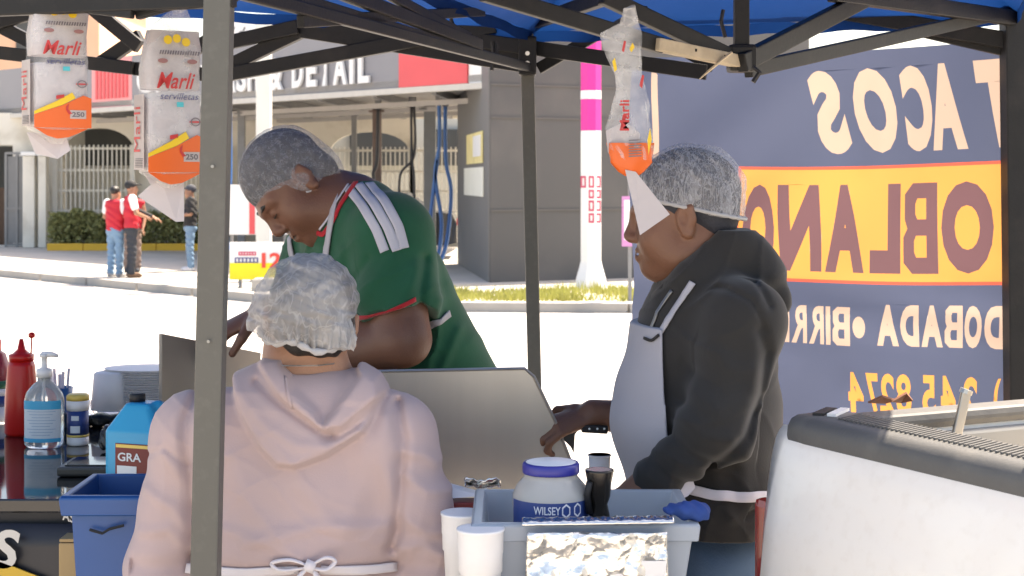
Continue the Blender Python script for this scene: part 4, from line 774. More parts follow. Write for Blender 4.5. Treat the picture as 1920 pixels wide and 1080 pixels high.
sheet('foil_scrap', lambda u, v: p+Vector(((u-.5)*.07, .02*math.sin(v*5), (v-.5)*.02+.003*math.sin(u*9+v*7)+.0015*math.sin(u*31))), 16, 8, M_foil, t, .001)
# ------------------------------------------------------------------ white pickup truck bed
M_tw = mat('truck_white', (.84, .80, .74), .28, .03, 2, coat=.4, dirt=((.5, .4, .3), 45, .10)); M_cap = mat('rail_black_plastic', (.10, .10, .098), .55, .12, 20, .15, 120, dirt=((.2, .19, .17), 12, .35))
tk = thing('pickup_truck', (1.3, 2.5, 0), 'white pickup truck bed with grey plastic rail caps beside the stall', 'truck')
K = Vector((.5, 2.9, 0)); TD = Vector((.45, -.893, 0)).normalized(); GD = Vector((.893, .45, 0)).normalized(); TN = -GD; LB, WB = 2.0, 1.6; RZ = 1.30
bul = [(1.262, -.006), (1.255, .004), (1.245, .012), (1.22, .022), (1.17, .036), (1.10, .052), (1.0, .065), (.88, .07), (.76, .062), (.62, .04), (.5, .01)]
def side(org, nrm, name):
    def fn(u, v):
        i = min(int(v*(len(bul)-1)), len(bul)-2); t = v*(len(bul)-1)-i; z = bul[i][0]*(1-t)+bul[i+1][0]*t; o = bul[i][1]*(1-t)+bul[i+1][1]*t; e = min(u*LB/.05, 1); return org+TD*(u*LB)+nrm*(o*(.55+.45*math.sqrt(max(0, 1-(1-e)**2))))+Vector((0, 0, z))
    o = sheet(name, fn, 60, 40, M_tw, tk, .0); md = o.modifiers.new('s', 'SOLIDIFY'); md.thickness = .02; md.offset = -1; return o
o = side(K, TN, 'side_panel'); o.modifiers['s'].offset = 1 if False else -1
side(K+GD*WB, GD, 'side_panel')
MB().bar(K+TD*.02-TN*.05+Vector((0, 0, .9)), K+TD*LB-TN*.05+Vector((0, 0, .9)), .06, .7).build('inner_wall', M_cap, tk); MB().bar(K+TD*.02+GD*(WB-.06)+Vector((0, 0, .9)), K+TD*LB+GD*(WB-.06)+Vector((0, 0, .9)), .06, .7).build('inner_wall', M_cap, tk)
def rail(org, nrm, name, L, dirv):
    prof = [(.028, -.052), (.032, -.035), (.030, -.018), (.022, -.006), (.008, 0), (-.05, .002), (-.09, 0), (-.098, -.008), (-.098, -.04)]
    v, f = [], []; n = 40; m = len(prof)
    for i in range(n+1):
        u = i/n; e = min(u*L/.07, 1); sc = math.sqrt(max(0, 1-(1-e)**2))
        for a, b in prof: v.append(org+dirv*(u*L-.012)+nrm*(-.035+(a+.035)*(.35+.65*sc))+Vector((0, 0, RZ+b*(1 if b > -.03 else 1)-(1-sc)*.02)))
    for i in range(n):
        for j in range(m-1): f.append((i*m+j, i*m+j+1, (i+1)*m+j+1, (i+1)*m+j))
    f.append(tuple(range(m))); f.append(tuple(n*m+j for j in range(m))[::-1]); o = obj(name, v, f, M_cap, tk, False); bm = bmesh.new(); bm.from_mesh(o.data); bmesh.ops.recalc_face_normals(bm, faces=bm.faces); bm.to_mesh(o.data); bm.free(); autosmooth(o, 50)
rail(K, TN, 'rail_cap', LB, TD); rail(K+GD*WB, GD, 'rail_cap', LB, TD)
base = MB().bar((-.036, 0, 0), (.036, 0, 0), .004, .003).build('rail_rib', M_cap, tk); ang = math.atan2(TN.y, TN.x); nr = 110
for i in range(nr):
    c = base if i == 0 else base.copy(); p = K+TD*(.12+i*.0115)-TN*.045; c.location = (p.x, p.y, RZ+.003); c.rotation_euler = (0, 0, ang+.35)
    if i: SC.collection.objects.link(c)
# tailgate
MB().bar(K+TD*.03+GD*.07+Vector((0, 0, .9)), K+TD*.03+GD*(WB-.07)+Vector((0, 0, .9)), .05, .72, bev=.01).build('tailgate', M_tw, tk)
MB().bar(K+TD*.03+GD*.10+Vector((0, 0, 1.272)), K+TD*.03+GD*(WB-.10)+Vector((0, 0, 1.272)), .075, .03, bev=.012).build('tailgate_cap', M_cap, tk)
MB().bar(K+TD*.062+GD*.10+Vector((0, 0, 1.225)), K+TD*.062+GD*(WB-.10)+Vector((0, 0, 1.225)), .02, .05, bev=.008).build('tailgate_lip', mat('galvanised', (.3, .3, .29), .45, .15, 6), tk)
c0 = K+GD*.05+TD*.03; MB().prism([c0+Vector((0, 0, .52)), c0+GD*(WB-.1)+Vector((0, 0, .52)), c0+GD*(WB-.1)+TD*(LB-.05)+Vector((0, 0, .52)), c0+TD*(LB-.05)+Vector((0, 0, .52))], (0, 0, .04)).build('bed_floor', M_cap, tk)
MB().bar(K+TD*LB+GD*.02+Vector((0, 0, .9)), K+TD*LB+GD*(WB-.02)+Vector((0, 0, .9)), .04, .74).build('bulkhead', M_tw, tk)
p = K+TN*.018-TD*.012; MB().bar(p+Vector((0, 0, .72)), p+Vector((0, 0, 1.14)), .075, .05, up=TN, bev=.015).build('tail_light', mat('lens_red', (.35, .015, .012), .2, .1, coat=.5), tk)
MB().bar(K-TD*.08-TN*.05+Vector((0, 0, .5)), K-TD*.08+GD*WB+Vector((0, 0, .5)), .12, .18, bev=.03).build('bumper', mat('chrome', (.6, .6, .6), .2, metal=1), tk)
for g_ in (.02, WB-.02):
    wv = MB().lathe((0, 0, 0), [(.2, -.11), (.36, -.11), (.375, -.08), (.375, .08), (.36, .11), (.2, .11)], 36).build('wheel', MATS['tyre'], tk, False); q = K+TD*1.05+GD*(g_+(.06 if g_ < 1 else -.06)); wv.location = (q.x, q.y, .375); wv.rotation_euler = (math.pi/2, 0, math.atan2(TD.y, TD.x))
MB().bar(K+TD*.10-TN*.02+Vector((0, 0, RZ+.004)), K+TD*.05-TN*.09+Vector((0, 0, RZ+.004)), .016, .005).build('rail_strap', M_white, tk); MB().bar(K+TD*.075-TN*.01+Vector((0, 0, RZ+.003)), K+TD*.03-TN*.075+Vector((0, 0, RZ+.003)), .02, .005).build('rail_slot', M_black, tk)
t = thing('metal_rod', tuple(W(1785, 800, 2.9)), 'bright metal bar sticking up out of the truck bed', 'bar'); a, b = W(1772, 820, 2.95), W(1812, 732, 2.95); MB().bar(Vector((a.x-.12, a.y, .6)), b, .018, .012, up=(0, 1, 0), bev=.003).build('bar_body', mat('bare_metal', (.6, .58, .55), .35, metal=1), t); MB().tube([b+Vector((-.002, 0, -.006)), b+Vector((.001, 0, .002))], .012, 10).build('bar_end', MATS['bare_metal'], t)
t = thing('tarp', tuple(K+GD*.9+TD*.5+Vector((0, 0, .8))), 'dirty cream tarp bundled inside the truck bed', 'tarp'); c = K+GD*.8+TD*.35
sheet('tarp_sheet', lambda u, v: c+GD*((u-.5)*1.1)+TD*((v-.3)*.8)+Vector((0, 0, 1.12+.05*math.sin(u*6+v*3)+.03*math.sin(u*15-v*9)-.25*(v-.3)**2-.35*max(0, v-.5))), 40, 30, mat('cream_tarp', (.6, .52, .40), .8, .25, 8, .4, 20), t, .002); MB().box(tuple(c+Vector((0, 0, .83))), (.5, .4, .5), None, .05).build('load', MATS['cream_tarp'], t)
t = thing('dry_leaves', tuple(W(1665, 752, 3.1)), 'brown dry leaf scrap lying on the tailgate', 'leaf')
for i, q in enumerate((((1628, 756), (1655, 744), (1680, 752), (1660, 757)), ((1672, 754), (1700, 738), (1712, 752), (1690, 756)))):
    d_ = 3.05; MB().prism([W(x, y, d_+.012*j) for j, (x, y) in enumerate(q)], (.002, .012, .002)).build('leaf_blade', mat('dry_leaf', (.16, .06, .03), .8), t)

# ------------------------------------------------------------------ hanging napkin packs
def film(name, al):
    m = mat(name, (.8, .8, .8), .25, .05); n = m.node_tree; p = n.nodes['Principled BSDF']; tcx = n.nodes.new('ShaderNodeTexCoord'); ns = n.nodes.new('ShaderNodeTexNoise'); ns.inputs['Scale'].default_value = 26; ns.inputs['Detail'].default_value = 5
    n.links.new(tcx.outputs['Object'], ns.inputs[0]); mr = n.nodes.new('ShaderNodeMapRange'); mr.inputs[1].default_value = .35; mr.inputs[2].default_value = .7; mr.inputs[3].default_value = al[0]; mr.inputs[4].default_value = al[1]; n.links.new(ns.outputs['Fac'], mr.inputs[0]); n.links.new(mr.outputs[0], p.inputs['Alpha']); return m
M_film = film('bag_film', (.10, .38)); M_nap = mat('napkin_paper', (.66, .62, .63), .8, .05, 20, .2, 80, transl=.35); M_or = mat('print_orange', (.72, .12, .015), .4, .06); M_ye = mat('print_yellow', (.75, .50, .02), .4); M_pr = mat('print_red', (.5, .03, .03), .45); M_tq = mat('print_teal', (.05, .45, .5), .5); M_ink = mat('print_grey', (.16, .14, .15), .5)
M_bgw = mat('bag_white', (.68, .62, .60), .35, .06, 8, transl=.45)
def napkin_bag(px, W_, H, y0, d, hz, yaw, lb, nap):
    """px, y0: photo pixel of the pack's front top centre; W_, H size in metres"""
    o = W(px, y0, d); t = thing('napkin_bag', o-Vector((0, 0, H)), lb, 'bag', 'napkin packs hanging from the canopy frame'); T_ = .06; R = Matrix.Rotation(yaw, 3, 'Z'); G = lambda a, b, c: o+R@Vector((a, b, c))
    hw = W_/2
    def pk(name, zs, m):   # bag skin loft
        v, f = [], []; n = 28
        for z, sx, sy, cx, ru in zs:
            for j in range(n):
                a = 2*math.pi*j/n; ca, sa = math.cos(a), math.sin(a); e = 4.5 if ru < .5 else 2; k_ = (abs(ca)**e+abs(sa)**e)**(-1/e); r_ = 1+ru*.12*math.sin(a*7+z*60); v.append(G(cx+ca*k_*sx*r_, T_/2+sa*k_*sy*r_, z))
        for i in range(len(zs)-1):
            for j in range(n): f.append((i*n+j, i*n+(j+1) % n, (i+1)*n+(j+1) % n, (i+1)*n+j))
        return obj(name, v, f, m, t, True)
    MB().box(G(0, T_/2, -H/2-.005), (W_-.008, T_-.008, H-.012), R, .006).build('napkin_block', M_nap, t)
    pk('bag_skin', [(-H-.028, .012, .008, 0, .8), (-H-.012, hw*.62, T_*.3, 0, .4), (-H, hw, T_/2, 0, .05), (-H*.5, hw+.001, T_/2+.001, 0, .02), (-.005, hw+.001, T_/2+.001, 0, .03), (.0, hw, T_/2, 0, .05), (.04, hw*1.0, T_*.44, .0, .25), (.08, hw*.98, T_*.36, .003, .35), (.115, hw*.86, T_*.28, .006, .5), (.135, hw*.5, T_*.22, .012, .8), (.15, .014, .012, .018, 1), (.165, .010, .01, .022, 1), (hz, .016, .012, .03, 1)], M_film)
    fr = lambda pts, m, nm, off=.0035: MB().prism([G(-hw+W_*u, -off, -H+(H)*q) for u, q in pts], R@Vector((0, -.0008, 0))).build(nm, m, t)
    fr([(.0, .0), (1., .0), (1., .42), (.86, .46), (.5, .32), (.0, .18)], M_or, 'orange_print'); fr([(.03, -.003), (.97, -.003), (.8, -.07), (.62, -.13), (.42, -.15), (.25, -.11)], M_or, 'orange_print', -.004); fr([(.0, .185), (.5, .325), (.72, .42), (.66, .5), (.4, .38), (.0, .23)], M_ye, 'yellow_print'); fr([(.62, .13), (.9, .13), (.9, .25), (.62, .25)], M_bgw, 'count_label', .0048)
    tx = lambda s_, u0, u1, q0, q1, m, **k_: text('print', s_, G(-hw+W_*u0, -.006, -H+H*q0), R@Vector((W_*(u1-u0), 0, 0)), (0, 0, H*(q1-q0)), m, t, **k_)
    tx('250', .65, .87, .155, .225, M_ink, bold=.03); tx('servilletas', .2, .88, .89, .97, mat('print_navy', (.03, .03, .12), .5), shear=.3); tx('Marli', .14, .82, 1.02, 1.22, M_pr, bold=.012, shear=.35)
    fr([(.50, .80), (.62, .80), (.62, .86), (.50, .86)], M_tq, 'teal_mark')
    ho = [(.83+.09*math.cos(i*.4), .62+.055*math.sin(i*.4)) for i in range(16)]; v, f = fill_geo([ho, [(.83+.065*math.cos(i*.4), .62+.04*math.sin(i*.4)) for i in range(16)]]); obj('round_stamp', [G(-hw+W_*a, -.005, -H+H*b) for a, b in v], f, M_ink, t); fr([(.73, .61), (.93, .61), (.93, .63), (.73, .63)], M_pr, 'stamp_bar')
    fr([(.38+.09*0, .40), (.52, .42), (.52, .47), (.38, .45)], M_pr, 'red_mark'); fr([(.55, .30), (.60, .34), (.58, .26), (.66, .20), (.60, .19), (.55, .25)], M_pr, 'arrow_mark', .005)
    # upper print: row of fringe, three yellow discs, two dull ovals
    up = lambda u, q: G(-hw+W_*u, -.004+max(0, (q-1.2)*.012), -H+H*q)
    for u, q in ((.36, 1.62), (.52, 1.64), (.68, 1.6)): MB().prism([up(u+.075*math.cos(i*.5236), q+.055*math.sin(i*.5236)) for i in range(12)], R@Vector((0, -.0008, 0))).build('yellow_disc', M_ye, t)
    for i in range(16): MB().prism([up(.2+.045*i, 1.44), up(.225+.045*i, 1.44), up(.245+.045*i, 1.49), up(.22+.045*i, 1.49)], R@Vector((0, -.0008, 0))).build('fringe_mark', M_ink, t)
    for u in (.26, .78): MB().prism([up(u+.09*math.cos(i*.5236), 1.36+.03*math.sin(i*.5236)) for i in range(12)], R@Vector((0, -.0008, 0))).build('oval_mark', mat('print_brown', (.3, .14, .13), .5), t)
    pk('bag_neck_print', [(.002, hw-.002, T_/2-.002, 0, .03), (.04, hw*.99, T_*.43, 0, .2), (.08, hw*.97, T_*.35, .003, .3), (.11, hw*.86, T_*.27, .006, .45)], M_bgw)
    # side print
    sp = lambda u, q: G(-hw-.004, T_*(1-u), -H+H*q); MB().prism([sp(.1, .03), sp(.9, .03), sp(.9, .95), sp(.1, .95)], R@Vector((-.0006, 0, 0))).build('side_panel', M_bgw, t)
    text('side_print', 'Marli', G(-hw-.006, T_*.35, -H*.75), R@Vector((0, 0, H*.55)), R@Vector((0, -T_*.5 if False else T_*.5, 0))*-1 if False else R@Vector((0, T_*.5, 0)), M_pr, t, .0)
    for i in range(6): z = .06+.02*i; MB().prism([sp(.25, z), sp(.8, z), sp(.8, z+.008), sp(.25, z+.008)], R@Vector((-.002, 0, 0))).build('barcode_line', M_ink, t)
    for k_, (poly, dy) in enumerate(nap): MB().prism([W(x, y, d+.02+dy+.006*math.sin(i*2)) for i, (x, y) in enumerate(poly)], (0, .0015, 0)).build('loose_napkin', M_nap, t)
    MB().tube([G(.02, T_/2, .15), G(.012, T_/2-.004, .16), G(.024, T_/2+.006, .168)], .014, 8).build('knot', M_film, t, True)
napkin_bag(117, .104, .128, 106, 2.87, .2, math.radians(34), 'napkin bag holding a pack away from the canopy leg, one crumpled napkin below', [([(50, 248), (122, 250), (132, 282), (108, 298), (66, 288)], 0)])
napkin_bag(330, .108, .148, 170, 2.90, .24, math.radians(34), 'napkin bag partly behind the canopy leg with a napkin pulled out', [([(300, 330), (345, 335), (345, 415), (330, 416), (258, 368)], .005), ([(268, 322), (310, 330), (282, 346)], .0)])
# nearly empty bag in front of the man in black
d = 3.03; t = thing('napkin_bag', tuple(W(1182, 440, d)), 'nearly empty twisted napkin bag with orange bottom and one napkin hanging out', 'bag', 'napkin packs hanging from the canopy frame')
rows = [(15, 1178, 10, .3), (40, 1182, 13, .5), (62, 1164, 38, .35), (80, 1166, 36, .3), (110, 1172, 31, .3), (140, 1178, 25, .5), (170, 1182, 28, .5), (200, 1183, 34, .6), (240, 1179, 40, .7), (275, 1180, 41, .7), (305, 1182, 36, .7), (322, 1184, 22, .7)]
def skin(name, rs, m, k=1.):
    v, f, n = [], [], 24
    for y, x, hw, fl in rs:
        for j in range(n): a = 2*math.pi*j/n; r_ = 1+.10*math.sin(a*5+y*.05)+.05*math.sin(a*9-y*.11); q = W(x, y, d); v.append(q+Vector((hw*math.cos(a)*r_*k, hw*math.sin(a)*r_*fl*.6*k, 0))*(d/FPX)+Vector((0, 0, 0)))
    for i in range(len(rs)-1):
        for j in range(n): f.append((i*n+j, i*n+(j+1) % n, (i+1)*n+(j+1) % n, (i+1)*n+j))
    return obj(name, v, f, m, t, True)
skin('bag_skin', rows, M_film); skin('orange_print', [(268, 1180, 41, .7), (288, 1181, 39.5, .7), (305, 1182, 36, .7), (322, 1184, 22, .7), (330, 1185, 12, .7)], M_or, 1.02)
mb = MB().prism([W(1172, 318, d-.012), W(1192, 322, d-.012), W(1256, 402, d-.02), W(1200, 441, d-.014)], (0, .0015, 0)); mb.build('loose_napkin', M_nap, t); MB().prism([W(1136, 245, d-.005), W(1170, 228, d-.005), W(1200, 250, d-.005), W(1196, 300, d-.005), W(1160, 310, d-.005), W(1140, 285, d-.005)], (0, .003, 0)).build('napkin_remnant', M_nap, t)
for i in range(7): MB().prism([W(1179, 262+i*5, d-.033), W(1203, 261+i*5, d-.033), W(1203, 263+i*5, d-.033), W(1179, 264.5+i*5, d-.033)], (0, .0008, 0)).build('barcode_line', M_ink, t)
a = W(1180, 245, d-.034); text('print', 'Marli', a, (0, 0, .036*1.6), (-.018, 0, 0), M_pr, t, .02)
for q in (((1163, 240), (1168, 215), (1174, 216), (1170, 241)), ((1199, 160), (1204, 140), (1208, 142), (1204, 166)), ((1166, 95), (1170, 76), (1174, 78), (1170, 98))): MB().prism([W(x, y, d-.030) for x, y in q], (0, .0008, 0)).build('red_print', M_pr, t)
for q in (((1148, 115), (1153, 108), (1157, 130), (1152, 135)), ((1180, 92), (1186, 80), (1190, 88), (1184, 98)), ((1214, 262), (1219, 240), (1222, 262), (1216, 290))): MB().prism([W(x, y, d-.028) for x, y in q], (0, .0008, 0)).build('yellow_print', M_ye, t)
MB().tube([W(1165, 48, d), W(1172, 18, d+.0), W(1186, 12, d+.01), W(1192, 40, d+.02)], .008, 8, flat=.5).build('hanging_loop', M_film, t, True)
# ------------------------------------------------------------------ people at the stall
def skin_mat(name, c): 
    m = mat(name, c, .5, .12, 14, .22, 220, spec=.4, dirt=((c[0]*.7, c[1]*.65, c[2]*.62), 7, .5)); p = m.node_tree.nodes['Principled BSDF']; p.inputs['Subsurface Weight'].default_value = .06; p.inputs['Subsurface Radius'].default_value = (.012, .005, .003); p.inputs['Subsurface Scale'].default_value = .5; return m
M_sk1, M_sk2, M_sk3 = skin_mat('skin_tan', (.36, .19, .12)), skin_mat('skin_brown', (.17, .08, .052)), skin_mat('skin_brown_warm', (.20, .095, .058))
M_hair = mat('hair_black', (.012, .01, .009), .45, .3, 60, .5, 220, stretch=(3, 3, 1))
def net_mat(name, lo, hi, streak, col=(.72, .72, .74), sc=(1, 1, 1), line=.5):
    m = mat(name, col, .8, .05, 20, .6, 120, transl=.25); n = m.node_tree; L = n.links.new
    tcx = n.nodes.new('ShaderNodeTexCoord'); mp = n.nodes.new('ShaderNodeMapping'); mp.inputs['Scale'].default_value = sc; L(tcx.outputs['Object'], mp.inputs[0])
    def noise(s_, dist, det=2):
        a = n.nodes.new('ShaderNodeTexNoise'); a.inputs['Scale'].default_value = s_; a.inputs['Detail'].default_value = det; a.inputs['Distortion'].default_value = dist; L(mp.outputs[0], a.inputs[0]); return a.outputs['Fac']
    def mth(op, a, b):
        q = n.nodes.new('ShaderNodeMath'); q.operation = op
        for i, v in enumerate((a, b)):
            if isinstance(v, (int, float)): q.inputs[i].default_value = v
            else: L(v, q.inputs[i])
        return q.outputs[0]
    def lines(s_, wd, dist):                       # thin crinkle lines where the noise crosses its mean
        d_ = mth('ABSOLUTE', mth('SUBTRACT', noise(s_, dist), .5), 0); q = n.nodes.new('ShaderNodeMapRange'); q.inputs[1].default_value = 0; q.inputs[2].default_value = wd; q.inputs[3].default_value = 1; q.inputs[4].default_value = 0; L(d_, q.inputs[0]); return q.outputs[0]
    r = n.nodes.new('ShaderNodeMapRange'); r.inputs[1].default_value = .35; r.inputs[2].default_value = .68; r.inputs[3].default_value = lo; r.inputs[4].default_value = hi; L(noise(streak, .6, 4), r.inputs[0])
    ln = mth('MAXIMUM', lines(streak*1.6, .035, 1.0), mth('MULTIPLY', lines(streak*4, .05, .6), .6)); al = mth('MINIMUM', mth('ADD', r.outputs[0], mth('MULTIPLY', ln, line)), .97)
    tr = n.nodes.new('ShaderNodeBsdfTransparent'); mx = n.nodes.new('ShaderNodeMixShader'); out = n.nodes['Material Output']; src = out.inputs[0].links[0].from_socket
    L(al, mx.inputs[0]); L(tr.outputs[0], mx.inputs[1]); L(src, mx.inputs[2]); L(mx.outputs[0], out.inputs[0]); return m
def fabric(name, c, var=.1, bs=260): return mat(name, c, .9, var, 5, .12, bs, sheen=.15, spec=.2)
def wr(amp, *w): return lambda X, Y, Z: amp*sum(np.sin(a*X+b*Y+c*Z+2.2*np.sin(d*X+e*Z)) for a, b, c, d, e in w)/len(w)
def crease(amp, *w):
    return lambda X, Y, Z: -amp*sum((1-np.abs(np.sin(a*X+b*Y+c*Z+1.6*np.sin(d*X+e*Z+3*Y)+.9*np.sin(e*1.7*X-d*Z))))**4*np.clip(.5+.9*np.sin(d*.8*Z+e*.9*X+a), 0, 1) for a, b, c, d, e in w)
def net_ring(o, c, R, cz, fz):
    tree = bvh(o); out = []; c = np.array(c)
    for i in range(61):
        a = 2*math.pi*i/60; u = R@np.array([math.sin(a), math.cos(a), 0.]); k = R[:, 2]-0; p = c-k*((c-cz)@fz)/(k@fz)+fz*.004; dv = u-fz*(u@fz); dv /= np.linalg.norm(dv)
        h = tree.ray_cast(Vector(p+dv*.3), Vector(-dv)); 
        if h[0] and (h[0]-Vector(p)).length < .13: out.append(h[0])
    return out
def legs(t, hipc, fwd, wid, m, h=.008, feet=.0, shoe=None):
    f = np.array(fwd, float); r = np.array([f[1], -f[0], 0]); lo = np.array(hipc)-.32; lo[2] = 0.0; hi = np.array(hipc)+.32; hi[2] = hipc[2]+.16; V = Vol(lo-.02, hi+.02, h); hc = np.array(hipc, float)
    V.put(econe(hc+[0, 0, .1], hc-[0, 0, .02], (wid, wid*.72), (wid*1.02, wid*.75), r))
    for s in (-1, 1):
        a = hc+r*s*wid*.5+[0, 0, -.02]; k = np.array([a[0], a[1], .48])+f*.02+r*s*.02; b = np.array([k[0], k[1], .09])-f*.02; V.put(cap(a, k, wid*.52, .075), .03); V.put(cap(k, b, .073, .062), .02)
    V.warp(wr(.004, (30, 20, 55, 12, 9), (-20, 30, 80, 7, 14))); V.mesh('trousers', m, t)
    for s in (-1, 1):
        b = hc+r*s*(wid*.5+.02); b[2] = 0; V = Vol(b-.2, b+.22, .006); V.put(ell(b+f*.04+[0, 0, .035], (.05, .13, .045), np.stack([r, f, [0, 0, 1]], 1))); V.put(cap(b-f*.02+[0, 0, .05], b-f*.02+[0, 0, .12], .045, .05), .02); V.clip(lambda X, Y, Z: .001-Z+0*X+0*Y); V.mesh('shoe', shoe or M_black, t)
M_jean = mat('jeans_blue', (.09, .16, .26), .85, .2, 14, .25, 240)

# ---- woman in the pink hoodie, her back to the camera
d = 3.02; t = thing('person', (-.40, 3.05, 0), 'person in pale pink hoodie with white hairnet, seen from behind', 'person')
np_ = lambda px, py, dd: np.array(W(px, py, dd))
M_pink = fabric('pink_fleece', (.45, .345, .338), .05, 320)
shL, shR = np_(372, 822, d), np_(730, 825, d); elL, elR = np_(298, 1062, 3.0), np_(820, 1068, 3.0); hdc = np_(580, 612, 3.04); wrL, wrR = np.array([-.56, 3.26, 1.06]), np.array([-.25, 3.26, 1.05])
Rw = frame((-.28, .93, -.24), (.06, .2, 1))
V = Vol((-.82, 2.75, .85), (.0, 3.45, 1.6), .004); add_head(V, hdc, Rw, .98, 1.1)
nb = np_(572, 735, 3.04); V.put(cap(hdc+[0, -.01, -.05], nb, .056, .062), .03); V.put(econe(nb+[0, 0, -.03], (-.39, 3.06, .95), (.16, .08), (.17, .11), (1, 0, 0)), .03)
for s_, e_, w_, sd_ in ((shL, elL, wrL, 1), (shR, elR, wrR, -1)):
    V.put(cap(nb+[0, 0, -.05], s_, .06, .05), .03); V.put(cap(s_, e_, .045, .038), .02); V.put(cap(e_, w_, .038, .026), .015); add_hand(V, w_, (.1*sd_, .9, -.1), (0, .1, 1), sd_, .5)
V.mesh('body', M_sk1, t)
# hair
V = Vol(hdc-.16, hdc+.16, .004); P_ = lambda *q: hdc+Rw@np.array(q); V.put(ell(P_(0, -.018, .042), (.081, .101, .091), Rw)); V.put(cap(P_(-.045, -.068, -.02), P_(.045, -.068, -.02), .028, .028), .04); V.put(cap(P_(-.03, -.065, -.045), P_(.03, -.065, -.045), .018, .018), .03); V.put(ell(P_(0, .09, -.06), (.09, .09, .10), Rw), .02, 's'); V.warp(wr(.0016, (190, 20, 20, 30, 20))); V.mesh('hair', M_hair, t)
# hairnet: puffed, gathered at the rim
nc = np_(577, 566, 3.02); V = Vol(nc-.16, nc+.16, .003); V.put(ell(nc+[0, .005, .004], (.094, .118, .088)))
V.put(cap(nc+[-.058, -.05, -.045], nc+[.05, -.05, -.068], .042, .040), .05); V.put(ell(nc+[-.02, -.03, -.02], (.08, .09, .075)), .03)
def net_w(X, Y, Z):
    a = np.arctan2(X-nc[0], -(Y-nc[1])); lowm = np.clip((nc[2]-.02-Z)/.06, 0, 1); return lowm*(.0055*np.sin(a*26+5*np.sin(a*5))+.003*np.sin(a*47))+(1-lowm)*.0035*np.sin(X*80+40*Z+3*np.sin(Z*60))*np.sin(Z*90-30*X)+.0012*np.sin(X*310+Z*220)*np.sin(Z*270-X*90)
V.warp(net_w); tilt = .18; V.clip(lambda X, Y, Z: (nc[2]-.072-tilt*(X-nc[0])+.006*np.sin(X*75)+.05*np.clip(Y-nc[1], 0, 1))-Z); V.mesh('hairnet', net_mat('hairnet_white', .36, .74, 9, (.60, .585, .575), (1, 1, .8), .24), t)
mr = MB(); ring_ = []
for i in range(49):
    a = 2*math.pi*i/48; x, y = nc[0]-.004+.083*math.sin(a), nc[1]-.008-.098*math.cos(a); ring_.append((x, y, nc[2]-.073-tilt*(x-nc[0])+.006*math.sin(x*75)+.05*max(0, y-nc[1])))
mr.tube(ring_, [.006+.0025*math.sin(i*2.3) for i in range(49)], 8).build('hairnet_band', mat('net_elastic', (.58, .57, .57), .8, .06, 30, .6, 120, transl=.3), t, True)
# necklace
MB().tube([np_(px, py, 3.0)+[0, dy-.02, 0] for px, py, dy in ((506, 684, .02), (522, 682, -.012), (560, 681, -.022), (600, 681, -.018), (628, 680, .005))], .0014, 6).build('necklace', mat('silver_chain', (.6, .58, .5), .3, metal=1), t)
# hoodie
V = Vol((-.86, 2.74, .84), (.0, 3.42, 1.47), .004)
V.put(econe((-.395, 3.05, 1.255), (-.40, 3.05, 1.16), (.14, .09), (.185, .135), (1, 0, 0))); V.put(econe((-.40, 3.05, 1.16), (-.405, 3.05, 1.02), (.19, .14), (.215, .155), (1, 0, 0)), .06); V.put(econe((-.405, 3.05, 1.03), (-.405, 3.05, .93), (.215, .155), (.22, .15), (1, 0, 0)), .03)
for s_, e_, w_ in ((shL, elL, wrL), (shR, elR, wrR)):
    V.put(econe(nb+[0, .0, -.060], s_+[0, 0, .0], (.075, .055), (.085, .075), (0, 1, 0)), .07); V.put(cap(s_, s_*.5+e_*.5, .080, .068), .06); V.put(cap(s_*.5+e_*.5, e_, .066, .060), .03); V.put(cap(e_, w_, .06, .042), .03)
V.put(cap(np_(500, 768, 3.0), np_(645, 768, 3.0), .034, .032), .05); V.put(ell(np_(572, 716, 3.07), (.068, .062, .07)), .012, 's')
plateau(V, [(412, 712), (440, 770), (485, 840), (520, 872), (556, 874), (610, 856), (680, 812), (712, 752), (704, 716), (640, 676), (480, 676)], 2.9, .032, 10, 3.06)
plateau(V, [(470, 690), (520, 742), (604, 806), (640, 800), (690, 760), (716, 742), (700, 716), (650, 672), (480, 672)], 2.9, .014, 7, 3.06)
plateau(V, [(520, 690), (545, 735), (590, 772), (606, 800), (630, 770), (668, 712), (650, 680), (530, 680)], 2.9, -.026, 9, 3.06)
V.put(ell(np_(572, 688, 3.06), (.068, .085, .066)), .012, 's')
R_ = lambda pix, w_, a_: ridge(V, pix, 2.9, w_, a_, 3.08)
R_([(470, 722), (540, 772), (604, 812), (622, 818)], 7, -.010); R_([(712, 756), (680, 790), (640, 816), (610, 822)], 7, -.010); R_([(655, 716), (632, 760), (610, 796)], 9, .008); R_([(440, 735), (500, 800), (560, 832), (612, 836)], 11, .005)
R_([(352, 745), (338, 800), (345, 880), (352, 985), (345, 1060)], 12, -.016); R_([(738, 770), (752, 830), (748, 920), (742, 1010), (730, 1040)], 12, -.016)
R_([(720, 790), (716, 870), (745, 960)], 16, .006); R_([(690, 830), (672, 930), (640, 1010)], 22, .005); R_([(430, 860), (470, 960), (560, 1030)], 20, .005); R_([(400, 800), (385, 900), (400, 1010)], 20, .005); R_([(560, 900), (620, 980), (730, 1030)], 16, .005); R_([(460, 1020), (600, 985), (720, 995)], 13, .006); R_([(380, 990), (480, 1008), (560, 1045)], 12, .005)
for p_ in ([(260, 930), (320, 960), (345, 1000)], [(250, 1010), (310, 1000), (348, 1040)], [(290, 850), (335, 900), (350, 940)], [(760, 900), (800, 930), (840, 935)], [(755, 980), (800, 1010), (850, 1010)], [(750, 1040), (790, 1030), (840, 1060)], [(745, 850), (790, 860), (815, 880)]): R_(p_, 12, .006)
R_([(250, 872), (300, 845), (345, 880)], 5, -.004)
